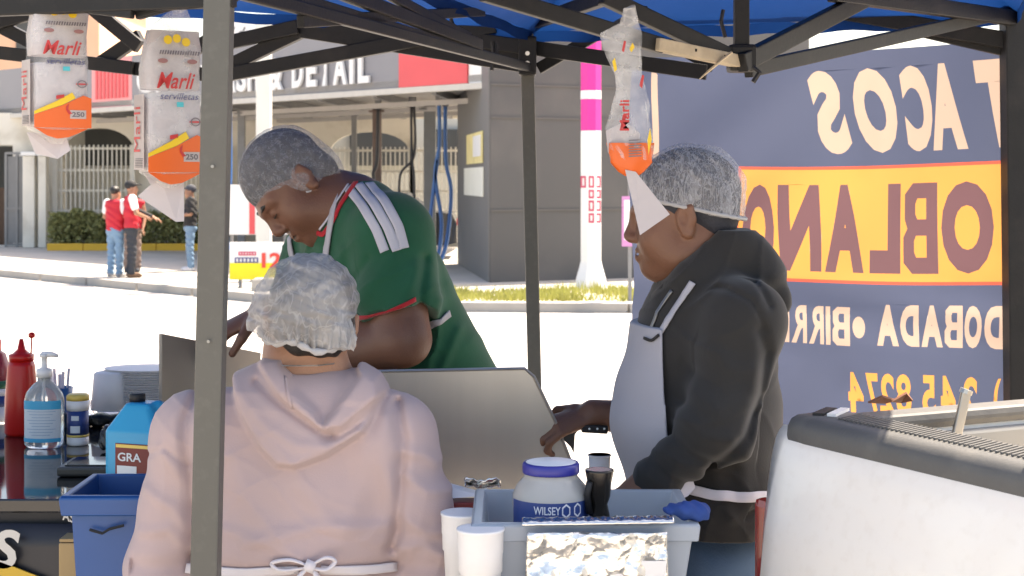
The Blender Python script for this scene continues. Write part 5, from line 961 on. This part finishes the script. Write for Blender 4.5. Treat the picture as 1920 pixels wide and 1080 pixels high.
V.warp(wr(.0018, (22, 10, 30, 11, 8), (-30, 14, 24, 6, 12))); V.warp(crease(.0022, (17, 8, 30, 9, 12), (-26, 10, 17, 13, 8)))
V.warp(lambda X, Y, Z: .010*np.exp(-((Z-1.005)/.018)**2)*(np.abs(X+.405) < .30)); V.mesh('hoodie', M_pink, t); hood_tree = bvh(bpy.context.scene.objects[-1]) if False else bvh([o for o in t.children if o.name.startswith('hoodie')][0])
M_apw = fabric('apron_white', (.66, .62, .64), .04); 
cloth_strip('apron_tie', [(345, 1066), (450, 1072), (560, 1064)], .018, hood_tree, M_apw, t, .006); cloth_strip('apron_tie', [(600, 1064), (680, 1068), (742, 1062)], .018, hood_tree, M_apw, t, .006)
h0, n0 = ray(hood_tree, 580, 1062); h0 = h0 if h0 else Vector(np_(580, 1062, 2.88)); by = h0.y-.012
for q in ([(580, 1062), (545, 1050), (510, 1056), (528, 1070), (578, 1064)], [(580, 1062), (610, 1046), (628, 1052), (612, 1068), (582, 1064)], [(578, 1064), (560, 1082), (545, 1110)], [(584, 1064), (596, 1084), (604, 1115)]):
    bp = [W(x, y, by-.006*(i % 2)) for i, (x, y) in enumerate(q)]; sp_ = []
    for i in range(len(bp)-1):
        p0_, p1_, p2_, p3_ = bp[max(i-1, 0)], bp[i], bp[i+1], bp[min(i+2, len(bp)-1)]
        for j in range(6): u_ = j/6; sp_.append(.5*((2*p1_)+(p2_-p0_)*u_+(2*p0_-5*p1_+4*p2_-p3_)*u_*u_+(3*p1_-p0_-3*p2_+p3_)*u_**3))
    sp_.append(bp[-1]); MB().tube(sp_, [.0045+.003*math.sin(math.pi*i/(len(sp_)-1)) for i in range(len(sp_))], 8, flat=.5).build('apron_bow', M_apw, t, True)
MB().tube([W(572, 1058, by-.004), W(590, 1066, by-.004)], .011, 8).build('apron_knot', M_apw, t, True)
cloth_strip('seam', [(535, 706), (540, 740), (548, 765)], .007, hood_tree, M_pink, t, .0015, .001)
legs(t, (-.405, 3.05, .86), (0, 1, 0), .19, mat('leggings_dark', (.03, .03, .035), .8))

# ---- man in the green jersey, bent over the griddle
t = thing('person', (-.25, 3.95, 0), 'person in green football jersey and hairnet bending over the griddle', 'person')
M_grn = fabric('jersey_green', (.015, .095, .05), .45, 90)
nbG = np_(648, 400, 3.86); shN, shF = np_(735, 440, 3.70), np_(604, 480, 4.03); elN, elF = np_(756, 636, 3.62), np_(560, 600, 4.04); wrN, wrF = np_(596, 672, 3.74), np_(494, 584, 3.90); pel = np.array([-.20, 3.97, .98]); hG = np_(553, 352, 3.82)
Rg = frame((-.52, -.34, -.78), (-.80, -.12, .58)); fac = np.array([-.8, -.6, 0]); acr = np.array([.6, -.8, 0])
V = Vol((-.85, 3.4, .9), (.08, 4.3, 1.85), .004); add_head(V, hG, Rg, 1.03, 1.12); V.put(cap(hG+Rg@np.array([0, -.03, -.06]), nbG+[.01, 0, -.03], .064, .060), .03); V.put(econe(nbG, pel+[0, 0, .1], (.15, .1), (.16, .12), acr), .03)
V.put(ell(hG+Rg@np.array([0, .0, -.095]), (.05, .05, .035), Rg), .04)
for s_, e_, w_ in ((shN, elN, wrN), (shF, elF, wrF)): V.put(cap(nbG+[0, 0, -.08], s_, .055, .055), .02); V.put(cap(s_, e_, .068, .062), .02); V.put(cap(e_, e_*.6+w_*.4, .062, .06), .015); V.put(cap(e_*.6+w_*.4, w_, .06, .035), .015)
add_hand(V, wrF, (-.8, -.08, -.40), (-.35, -.3, .88), -1, .62, 1.12, .22); add_hand(V, wrN, (-.9, .2, -.25), (0, -.2, 1), 1, .6, 1.05); V.mesh('body', M_sk2, t)
for sg in (-1, 1):
    PH = lambda *q: hG+Rg@(np.array(q)*1.03); V = Vol(PH(sg*.03, .08, .02)-.05, PH(sg*.03, .08, .02)+.05, .0022)
    V.put(cap(PH(sg*.050, .076, .029), PH(sg*.030, .0925, .032), .0036, .0046)); V.put(cap(PH(sg*.030, .0925, .032), PH(sg*.013, .0965, .027), .0046, .004), .004); V.mesh('eyebrow', M_hair, t)
    V = Vol(PH(sg*.03, .09, .0)-.04, PH(sg*.03, .09, .0)+.04, .002); V.put(cap(PH(sg*.043, .0865, -.001), PH(sg*.031, .0945, -.0035), .0018)); V.put(cap(PH(sg*.031, .0945, -.0035), PH(sg*.019, .0915, -.001), .0018), .002); V.mesh('eyelash', M_hair, t)
V = Vol(hG-.17, hG+.17, .004); P_ = lambda *q: hG+Rg@(np.array(q)*1.03); V.put(ell(P_(0, -.014, .048), (.085, .107, .096), Rg)); V.put(ell(P_(0, -.06, -.02), (.072, .05, .055), Rg), .02); V.put(ell(P_(0, .10, -.075), (.10, .085, .105), Rg), .01, 's'); V.mesh('hair', mat('hair_dark', (.016, .016, .018), .8, .3, 90, .6, 260), t)
V = Vol(hG-.2, hG+.2, .003); V.put(ell(P_(0, -.018, .048), (.090, .112, .100), Rg)); V.put(ell(P_(0, -.075, -.02), (.075, .045, .06), Rg), .04); V.put(ell(P_(0, -.01, -.005), (.096, .05, .05), Rg), .02)
fz = Rg@np.array([0, -.80, 1.]); fz /= np.linalg.norm(fz); cz = P_(0, .092, .030)
V.clip(lambda X, Y, Z: -((X-cz[0])*fz[0]+(Y-cz[1])*fz[1]+(Z-cz[2])*fz[2])); V.warp(wr(.0012, (150, 90, 120, 40, 30), (-170, 140, 60, 50, 20))); net_o = V.mesh('hairnet', net_mat('hairnet_grey', .20, .38, 70, (.56, .57, .62), (1, 1, 1), .14), t)
rg = net_ring(net_o, P_(0, -.015, .0), Rg, cz, fz)
MB().tube(rg, .007, 8, flat=.8).build('hairnet_band', mat('net_elastic_grey', (.6, .6, .62), .9, .15, 60, .6, 150, transl=.2), t, True)
# jersey
V = Vol((-.72, 3.5, .88), (.1, 4.25, 1.72), .004); ch = np_(702, 540, 3.86)
V.put(econe(nbG+[.012, .0, -.028], ch, (.15, .10), (.20, .145), acr)); V.put(econe(ch, pel+[.035, 0, .12], (.205, .155), (.22, .172), acr), .05); V.put(econe(pel+[.035, 0, .12], pel+[.04, 0, -.06], (.215, .165), (.215, .16), acr), .04)
for s_, e_ in ((shN, elN), (shF, elF)):
    m_ = s_*.42+e_*.58; V.put(cap(nbG+[.015, 0, -.04], s_, .085, .085), .05); V.put(cap(s_, m_, .090, .094), .05)
    ax = (e_-s_)/np.linalg.norm(e_-s_); c0_ = m_+ax*.045
    V.put((lambda X, Y, Z, ax=ax, c0_=c0_: np.maximum(-((X-c0_[0])*ax[0]+(Y-c0_[1])*ax[1]+(Z-c0_[2])*ax[2]), np.sqrt((X-c0_[0]-ax[0]*.1)**2+(Y-c0_[1]-ax[1]*.1)**2+(Z-c0_[2]-ax[2]*.1)**2)-.155), c0_-.12, c0_+.2), .0, 's') if s_ is shF else V.clip(lambda X, Y, Z, ax=ax, c0_=c0_: np.minimum((X-c0_[0])*ax[0]+(Y-c0_[1])*ax[1]+(Z-c0_[2])*ax[2], .5)*(np.sqrt((X-c0_[0])**2+(Y-c0_[1])**2+(Z-c0_[2]+.05)**2) < .105)-.2*(np.sqrt((X-c0_[0])**2+(Y-c0_[1])**2+(Z-c0_[2]+.05)**2) >= .105))
V.put(cap(np_(668, 382, 3.93), np_(686, 388, 3.79), .056, .056), .05); V.put(ell(nbG+Rg@np.array([0, .03, .062]), (.072, .078, .075), Rg), .01, 's'); V.put(cap(nbG+[-.02, -.02, -.01], nbG+[-.065, -.045, -.055], .05, .02), .02, 's')
R_ = lambda pix, w_, a_: ridge(V, pix, 3.72, w_, a_, 3.92)
for p_, w_, a_ in (([(745, 480), (700, 530), (650, 610)], 14, .007), ([(790, 500), (760, 560), (690, 600)], 12, .007), ([(800, 480), (795, 560), (800, 620)], 9, -.012), ([(830, 560), (812, 640), (800, 700)], 12, .007), ([(860, 620), (830, 690)], 10, .007), ([(640, 470), (622, 540), (630, 600)], 14, .007), ([(700, 480), (672, 520), (640, 560)], 8, -.006), ([(600, 470), (580, 540)], 12, .006)): R_(p_, w_, a_)
V.warp(wr(.0015, (25, 18, 45, 11, 8), (-32, 20, 28, 6, 12))); V.warp(crease(.003, (22, 8, 34, 9, 12), (-30, 10, 20, 13, 8))); jer = V.mesh('jersey', M_grn, t); jt = bvh(jer); M_str = fabric('stripe_white', (.5, .5, .56), .05); M_trim = fabric('trim_red', (.42, .02, .03), .1)
for q in ([(652, 352), (680, 385), (706, 430), (722, 472)], [(672, 346), (702, 382), (728, 428), (744, 471)], [(692, 344), (722, 378), (747, 424), (758, 466)]): cloth_strip('shoulder_stripe', q, .022, jt, M_str, t, .0035, .001, 10)
cloth_strip('sleeve_trim', [(666, 596), (705, 589), (745, 577), (778, 560)], .011, jt, M_trim, t, .003, .002)
cloth_strip('collar', [(596, 436), (608, 440), (626, 415), (640, 385), (662, 352), (668, 343)], .012, jt, M_trim, t, .004, .003, 10); cloth_strip('collar_edge', [(602, 430), (622, 405), (634, 380), (655, 348)], .005, jt, M_str, t, .006, .002, 10)
M_ap2 = fabric('apron_grey_white', (.42, .415, .455), .05)
cloth_strip('apron_strap', [(640, 328), (632, 370), (622, 425), (612, 492)], .018, jt, M_ap2, t, .006, .003, 10); cloth_strip('apron_strap', [(546, 445), (548, 470), (556, 500)], .018, jt, M_ap2, t, .006)
cloth_strip('apron_tie', [(776, 628), (806, 612), (840, 588)], .016, jt, M_ap2, t, .006, .003, 10)
V2 = V.copy(); V2.F = V2.F-.009; V2.clip(lambda X, Y, Z: np.maximum((X*acr[0]+Y*acr[1])-(acr@np.array([ch[0]+.0, ch[1]-.02, 0])+.135)+0*Z, np.maximum(.45*(X-ch[0])*1-(X-ch[0])*0+((X-ch[0])*-fac[0]+(Y-ch[1])*-fac[1]), Z-(ch[2]-.04)))); V2.mesh('apron', M_ap2, t)
legs(t, (-.19, 3.98, .86), (-.8, -.6, 0), .19, M_jean)

# ---- man in the charcoal hoodie, profile to the left
t = thing('person', (.42, 3.34, 0), 'person in charcoal hoodie and white apron with hairnet, facing left', 'person')
M_blk = fabric('charcoal_fleece', (.032, .0305, .029), .15, 300)
hB = np_(1276, 408, 3.32); Rb = frame((-.98, .10, -.10), (-.10, .0, 1)); nbB = np_(1322, 500, 3.33); shB, shC = np_(1398, 604, 3.13), np_(1300, 600, 3.51); elB, elC = np_(1345, 805, 3.07), np_(1215, 790, 3.60); wrB, wrC = np_(1195, 922, 3.10), np_(1112, 775, 3.58); pelB = np.array([.45, 3.34, .95])
V = Vol((-.05, 2.95, .85), (.72, 3.75, 1.85), .004); add_head(V, hB, Rb, 1.0, 1.1); V.put(cap(hB+Rb@np.array([0, -.035, -.05]), nbB+[.02, 0, -.04], .066, .062), .03); V.put(ell(hB+Rb@np.array([0, .02, -.105]), (.05, .05, .03), Rb), .03); V.put(econe(nbB+[0, 0, -.06], pelB+[0, 0, .1], (.10, .06), (.15, .11), (0, 1, 0)), .03)
for s_, e_, w_ in ((shB, elB, wrB), (shC, elC, wrC)): V.put(cap(nbB+[0, 0, -.09], s_, .04, .04), .02); V.put(cap(s_, e_, .05, .045), .02); V.put(cap(e_, w_, .045, .031), .015)
add_hand(V, wrB, (-.75, -.1, -.5), (-.3, -.6, .6), -1, .5); add_hand(V, wrC, (-.9, -.2, -.28), (.1, -.4, .9), 1, .85, 1.02, .05); V.mesh('body', M_sk3, t)
V = Vol(hB-.17, hB+.17, .004); P_ = lambda *q: hB+Rb@np.array(q); V.put(ell(P_(0, -.020, .050), (.087, .111, .094), Rb)); V.put(ell(P_(0, -.07, -.005), (.073, .05, .055), Rb), .02); V.put(ell(P_(0, .085, -.045), (.10, .085, .115), Rb), .01, 's'); V.put(ell(P_(0, -.005, -.035), (.1, .025, .045), Rb), .01, 's'); V.mesh('hair', mat('hair_blueblack', (.022, .024, .034), .7, .3, 80, .5, 240), t)
V = Vol(hB-.2, hB+.2, .003); V.put(ell(P_(0, -.025, .055), (.092, .116, .098), Rb)); V.put(ell(P_(0, -.08, .0), (.078, .05, .062), Rb), .03); fz = Rb@np.array([0, -.32, 1.]); fz /= np.linalg.norm(fz); cz = P_(0, .0, .022)
V.clip(lambda X, Y, Z: -((X-cz[0])*fz[0]+(Y-cz[1])*fz[1]+(Z-cz[2])*fz[2]))
V.warp(lambda X, Y, Z: .0024*np.sin((X-hB[0])*70+(Z-hB[2])*28+2*np.sin(Z*40))*np.clip((X-hB[0]+.03)/.06, 0, 1)+.0008*np.sin(X*240+Z*300)); net_o = V.mesh('hairnet', net_mat('hairnet_sheer', .18, .42, 20, (.66, .67, .71), (2.4, 1.6, .7), .40), t)
rg = net_ring(net_o, P_(0, -.024, .0), Rb, cz, fz)
MB().tube(rg, [.0042+.001*math.sin(i*3) for i in range(len(rg))], 8).build('hairnet_band', MATS['net_elastic'], t, True)
# hoodie
V = Vol((.02, 2.95, .8), (.76, 3.76, 1.62), .004); c1, c2, c3 = np_(1325, 620, 3.33), np_(1312, 780, 3.33), np_(1335, 920, 3.33)
V.put(econe(nbB+[.005, 0, -.06], c1, (.13, .09), (.20, .138), (0, 1, 0))); V.put(econe(c1, c2, (.20, .14), (.21, .16), (0, 1, 0)), .04); V.put(econe(c2, c3, (.21, .16), (.20, .142), (0, 1, 0)), .04); V.put(econe(c3, np_(1352, 1000, 3.33), (.205, .14), (.19, .12), (0, 1, 0)), .03)
for s_, e_, w_ in ((shB, elB, wrB), (shC, elC, wrC)):
    V.put(cap(nbB+[.01, 0, -.055], s_, .062, .068), .06); V.put(cap(s_, e_, .074, .066), .05); V.put(cap(e_, e_*.2+w_*.8 if s_ is shB else e_*.7+w_*.3, .062, .040), .03)
# hood, collapsed behind the neck
V.put(cap(np_(1385, 470, 3.27), np_(1400, 480, 3.40), .045), .04); V.put(cap(np_(1300, 525, 3.23), np_(1385, 476, 3.25), .034, .040), .04); V.put(cap(np_(1262, 565, 3.27), np_(1305, 522, 3.23), .026, .032), .03); V.put(cap(np_(1300, 525, 3.44), np_(1385, 476, 3.42), .034, .040), .04)
V.put(ell(np_(1425, 512, 3.31), (.052, .12, .042)), .03); V.put(cap(np_(1430, 510, 3.24), np_(1462, 572, 3.24), .030, .020), .025); V.put(cap(np_(1462, 555, 3.24), np_(1460, 580, 3.36), .02, .02), .02)
for yy_ in (3.25, 3.33, 3.41): V.put(cap(np_(1372, 462, yy_), np_(1410, 490, yy_), .036, .045), .03)
V.put(cap(np_(1335, 492, 3.245), np_(1378, 460, 3.26), .032), .03); V.put(cap(np_(1335, 492, 3.415), np_(1378, 460, 3.40), .032), .03)
V.put(cap(nbB+[-.02, 0, .14], nbB+[-.0, 0, -.02], .066, .064), .03, 's')
R_ = lambda pix, w_, a_: ridge(V, pix, 3.06, w_, a_, 3.15)
for p_, w_, a_ in (([(1310, 545), (1370, 545), (1410, 565), (1436, 620)], 6, -.006), ([(1335, 500), (1390, 505), (1425, 530), (1445, 575)], 7, -.007), ([(1250, 590), (1240, 640), (1245, 720)], 8, .004), ([(1425, 620), (1440, 660), (1428, 740), (1395, 815), (1330, 880)], 12, -.012), ([(1330, 660), (1370, 690), (1410, 690)], 16, .006), ([(1300, 735), (1340, 760), (1390, 745)], 15, .006), ([(1275, 775), (1310, 810), (1360, 815)], 14, .007), ([(1265, 820), (1290, 845), (1335, 862)], 10, -.006), ([(1245, 840), (1275, 870), (1310, 890)], 13, .007), ([(1225, 865), (1250, 890), (1290, 908)], 9, -.006), ([(1210, 885), (1235, 910), (1265, 925)], 13, .007), ([(1340, 610), (1352, 680), (1335, 760)], 22, .005), ([(1400, 860), (1410, 960)], 18, .006), ([(1440, 700), (1420, 860)], 18, .006), ([(1350, 910), (1380, 985)], 14, .006), ([(1410, 640), (1405, 720)], 14, .005), ([(1290, 690), (1340, 720)], 12, -.004)): R_(p_, w_, a_)
V.warp(wr(.0018, (24, 16, 42, 11, 8), (-32, 20, 26, 6, 12))); V.warp(crease(.0035, (20, 8, 36, 9, 12), (-30, 10, 22, 13, 8))); V.warp(lambda X, Y, Z: .012*np.exp(-((Z-(CAMZ-(950-HOR)/FPX*3.2))/.012)**2)*(Y > 3.13)); V.clip(lambda X, Y, Z: (CAMZ-(1006-HOR)/FPX*3.2)-Z+0*X+0*Y); hd = V.mesh('hoodie', M_blk, t); ht = bvh(hd)
VA = Vol((.02, 2.95, .5), (.76, 3.76, 1.5), .004); VA.put(econe(c1, c2, (.222, .158), (.228, .180), (0, 1, 0))); VA.put(econe(c2, c3+[0, 0, 0], (.228, .176), (.22, .165), (0, 1, 0)), .04); VA.put(econe(c3, (.40, 3.33, .6), (.22, .165), (.2, .16), (0, 1, 0)), .04)
VA.warp(wr(.0025, (24, 16, 30, 11, 8), (-22, 30, 16, 6, 12)))
def apr(X, Y, Z):
    front = (X-(W(1240, 0, 3.2).x))-.02*np.clip((1.3-Z)/.3, 0, 1)+0*Y; return np.maximum(front, Z-(CAMZ-(606-HOR)/FPX*3.3)-.35*np.abs(Y-3.33)*0)
VA.clip(apr); ap = VA.mesh('apron', M_ap2, t); at_ = bvh(ap)
cloth_strip('apron_strap', [(1300, 530), (1285, 555), (1262, 590), (1240, 626)], .014, ht, M_ap2, t, .005, .003, 8); cloth_strip('zip', [(1262, 545), (1238, 580), (1222, 620)], .008, ht, mat('zip_metal', (.25, .25, .25), .4, metal=.7), t, .004)
cloth_strip('apron_tie', [(1292, 915), (1330, 926), (1380, 932), (1432, 930)], .020, ht, fabric('tie_white', (.72, .69, .74), .03), t, .008, .003, 10)
MB().prism([W(1298, 896, 3.08), W(1304, 915, 3.08), W(1290, 930, 3.075), W(1255, 948, 3.07), W(1262, 915, 3.075)], (.0, .004, 0)).build('apron_flap', MATS['tie_white'], t)
cloth_strip('pocket_edge', [(1210, 634), (1224, 640), (1238, 628)], .006, at_, M_blk, t, .004, .002)
legs(t, (.44, 3.34, .84), (-1, 0, 0), .17, M_jean)
MB().tube([np_(px, py, dd) for px, py, dd in ((1228, 556, 3.30), (1250, 541, 3.262), (1285, 522, 3.243), (1325, 496, 3.238), (1362, 464, 3.245), (1388, 446, 3.27), (1398, 446, 3.33))], [.010, .014, .015, .015, .014, .013, .012], 10).build('collar', M_blk, t, True)
# knife he holds
t = thing('knife', tuple(wrC+[-.1, 0, 0]), 'dark handled kitchen knife held over the griddle edge', 'knife'); a = np_(1090, 803, 3.55); MB().bar(a, np_(1140, 806, 3.55), .014, .018, bev=.004).build('handle', M_black, t)
for px in (1105, 1120, 1133): MB().tube([np_(px, 804, 3.541), np_(px, 804, 3.538)], .0025, 8).build('rivet', M_alu, t)
MB().prism([np_(1092, 796, 3.55), np_(1046, 798, 3.55), np_(1044, 812, 3.55), np_(1070, 838, 3.55), np_(1076, 850, 3.55), np_(1078, 815, 3.55)], (0, .003, 0)).build('blade', mat('dark_blade', (.06, .06, .06), .35, metal=.7), t)

# ---- people across the street
def far_person(x, y, fwd, h, hair, lb, top, legc, shoec, sleeves=None, cap_m=None, pose=0, vest=None):
    t = thing('person', (x, y, 0), lb, 'person'); f = np.array([*fwd, 0.]); f /= np.linalg.norm(f); r = np.array([f[1], -f[0], 0]); k = h/1.72; g = lambda a, b, c: np.array([x, y, 0])+r*a*k+f*b*k+np.array([0, 0, c*k]); vx = .011
    lo, hi = np.array([x-.62, y-.62, -.02]), np.array([x+.62, y+.62, 1.9]); hands = [] 
    arms = [[(s*.19, 0, 1.40), (s*.25, -.02, 1.14), (s*.22, .10, .92)] for s in (-1, 1)]
    if pose == 1: arms[0] = [(-.19, 0, 1.40), (-.24, .12, 1.18), (-.16, .40, 1.06)]; arms[1] = [(.19, 0, 1.40), (.26, .06, 1.14), (.10, .22, 1.08)]
    if pose == 2: arms = [[(s*.19, 0, 1.40), (s*.25, .0, 1.14), (s*.05, .24, 1.1)] for s in (-1, 1)]
    V = Vol(lo, hi, vx); add_head(V, g(0, .01, 1.57), frame(f, (0, 0, 1)), 1.0*k); V.put(cap(g(0, -.01, 1.5), g(0, 0, 1.4), .055), .03); V.put(econe(g(0, 0, 1.38), g(0, 0, .98), (.14, .09), (.14, .1), r), .03)
    for a in arms: V.put(cap(g(*a[0]), g(*a[1]), .045, .038), .02); V.put(cap(g(*a[1]), g(*a[2]), .038, .03), .02); dv = g(*a[2])-g(*a[1]); dv /= np.linalg.norm(dv); add_hand(V, g(*a[2]), dv, (0, 0, 1) if pose else r, 1, .4, 1.1)
    V.mesh('body', M_sk1, t)
    V = Vol(lo, hi, vx); V.put(econe(g(0, -.01, 1.36), g(0, 0, 1.15), (.19, .115), (.175, .125), r)); V.put(econe(g(0, 0, 1.15), g(0, 0, .92), (.175, .125), (.18, .125), r), .04); V.put(cap(g(-.17, 0, 1.39), g(.17, 0, 1.39), .065), .04)
    W2 = V.copy()
    if not vest:
        for a in arms: V.put(cap(g(*a[0]), (g(*a[0])*.25+g(*a[1])*.75), .075, .07), .03)
    V.warp(wr(.006, (24, 16, 42, 11, 8))); V.mesh('vest' if vest else 'shirt', top, t)
    if sleeves:
        for a in arms: V = Vol(lo, hi, vx); V.put(cap(g(*a[0]), g(*a[1])*.6+g(*a[0])*.4, .074, .066), .03); V.mesh('sleeve', sleeves[0], t)
        if len(sleeves) > 1:
            V = Vol(lo, hi, vx); a = arms[0]; V.put(cap(g(*a[0])*.4+g(*a[1])*.6, g(*a[1]), .06, .056), .02); V.put(cap(g(*a[1]), g(*a[1])*.15+g(*a[2])*.85, .056, .044), .02); V.mesh('undersleeve', sleeves[1], t)
    V = Vol(lo, hi, vx); V.put(econe(g(0, 0, .95), g(0, 0, .86), (.165, .12), (.165, .125), r))
    for s in (-1, 1): V.put(cap(g(s*.085, 0, .86), g(s*.10, .015, .47), .09, .07), .03); V.put(cap(g(s*.10, .015, .47), g(s*.105, -.01, .08), .07, .06), .02)
    V.warp(wr(.006, (20, 16, 52, 11, 8))); V.mesh('trousers', legc, t)
    for s in (-1, 1):
        V = Vol(lo, (hi[0], hi[1], .3), vx); V.put(ell(g(s*.105, .05, .035), np.array((.05, .135, .05))*k, np.stack([r, f, [0, 0, 1]], 1))); V.put(cap(g(s*.105, -.02, .05), g(s*.105, -.01, .1), .05), .02); V.clip(lambda X, Y, Z: -Z+0*X+0*Y); V.mesh('shoe', shoec, t)
    V = Vol(lo, hi, vx); V.put(ell(g(0, -.01, 1.635), np.array((.088, .108, .092))*k, np.stack([r, f, [0, 0, 1]], 1))); V.put(ell(g(0, .1, 1.53), np.array((.1, .09, .085))*k), .01, 's')
    if cap_m: V.put(ell(g(0, .12, 1.645), np.array((.07, .08, .014))*k, np.stack([r, f, [0, 0, 1]], 1)), .01)
    V.mesh('cap' if cap_m else 'hair', cap_m or hair, t)
M_rv = mat('vest_red', (.50, .012, .03), .7, .15, 6); M_ws = mat('shirt_white', (.75, .74, .74), .8); M_lj = mat('jeans_light', (.16, .27, .40), .85, .2, 9); M_dj = mat('jeans_dark', (.035, .04, .05), .85, .2, 9); M_bs = mat('shoe_brown', (.2, .11, .06), .7); M_bp2 = mat('polo_black', (.02, .02, .022), .8); M_camo = mat('trousers_mottled', (.2, .15, .13), .85, .8, 22)
q = gnd(216, 519, 0); far_person(q.x, q.y, (.45, .9), 1.60, M_hair, 'person in red vest and light blue jeans with bare black hair', M_rv, M_lj, mat('shoe_grey', (.3, .3, .32), .7), [M_ws], None, 2, True)
q = gnd(246, 520, 0); far_person(q.x, q.y, (.85, .3), 1.70, M_hair, 'person in red vest and dark jeans with black cap, arm out', M_rv, M_dj, M_bs, [M_ws, M_bp2], M_bp2, 1, True)
q = gnd(238, 510, 0); far_person(q.x+.1, q.y, (.2, -1), 1.58, M_hair, 'person mostly hidden between the two in red vests, mottled trousers', M_rv, M_camo, M_dj, None, None, 0, True)
q = gnd(357, 508, 0); far_person(q.x, q.y, (-.9, -.2), 1.62, M_hair, 'person in black polo shirt and blue jeans with dark cap', M_bp2, M_lj, M_ws, None, mat('cap_grey', (.05, .055, .07), .8), 2)

# ---- pieces that belong to a part rather than straight to the thing
SUB = {'hairnet_band': 'hairnet', 'net_thread': 'hairnet', 'guard_edge': 'splash_guard', 'pump_spout': 'pump_collar', 'lid_top': 'lid', 'rivet': 'handle', 'cap_rim': 'cap', 'nozzle_cap': 'nozzle', 'brand_word': 'label', 'hexagon_mark': 'label', 'label_print': 'label', 'label_band': 'label', 'collar_edge': 'collar', 'apron_bow': 'apron_knot', 'panel_joint': 'wall', 'edging': 'soil', 'letter': 'fascia', 'tailgate_cap': 'tailgate', 'tailgate_lip': 'tailgate', 'bolt': 'corner_bracket', 'tape_end': 'tape_wrap', 'shelf_bracket': 'side_shelf', 'stripe': 'board', 'number': 'board', 'print': 'board', 'stamp_bar': 'round_stamp', 'barcode_line': 'side_panel', 'side_print': 'side_panel', 'seam': 'hoodie', 'zip': 'hoodie', 'shoulder_stripe': 'jersey', 'sleeve_trim': 'jersey', 'folded_edge': 'sheet', 'rail_rib': 'rail_cap', 'rail_strap': 'rail_cap', 'rail_slot': 'rail_cap', 'cup_rim': 'cup_body'}
for top in [o for o in SC.objects if o.parent is None and o.type == 'EMPTY']:
    kids = list(top.children); by = {}
    for k in kids: by.setdefault(k.name.split('.')[0], k)
    for k in kids:
        n = SUB.get(k.name.split('.')[0])
        if n and n in by and by[n] is not k: k.parent = by[n]
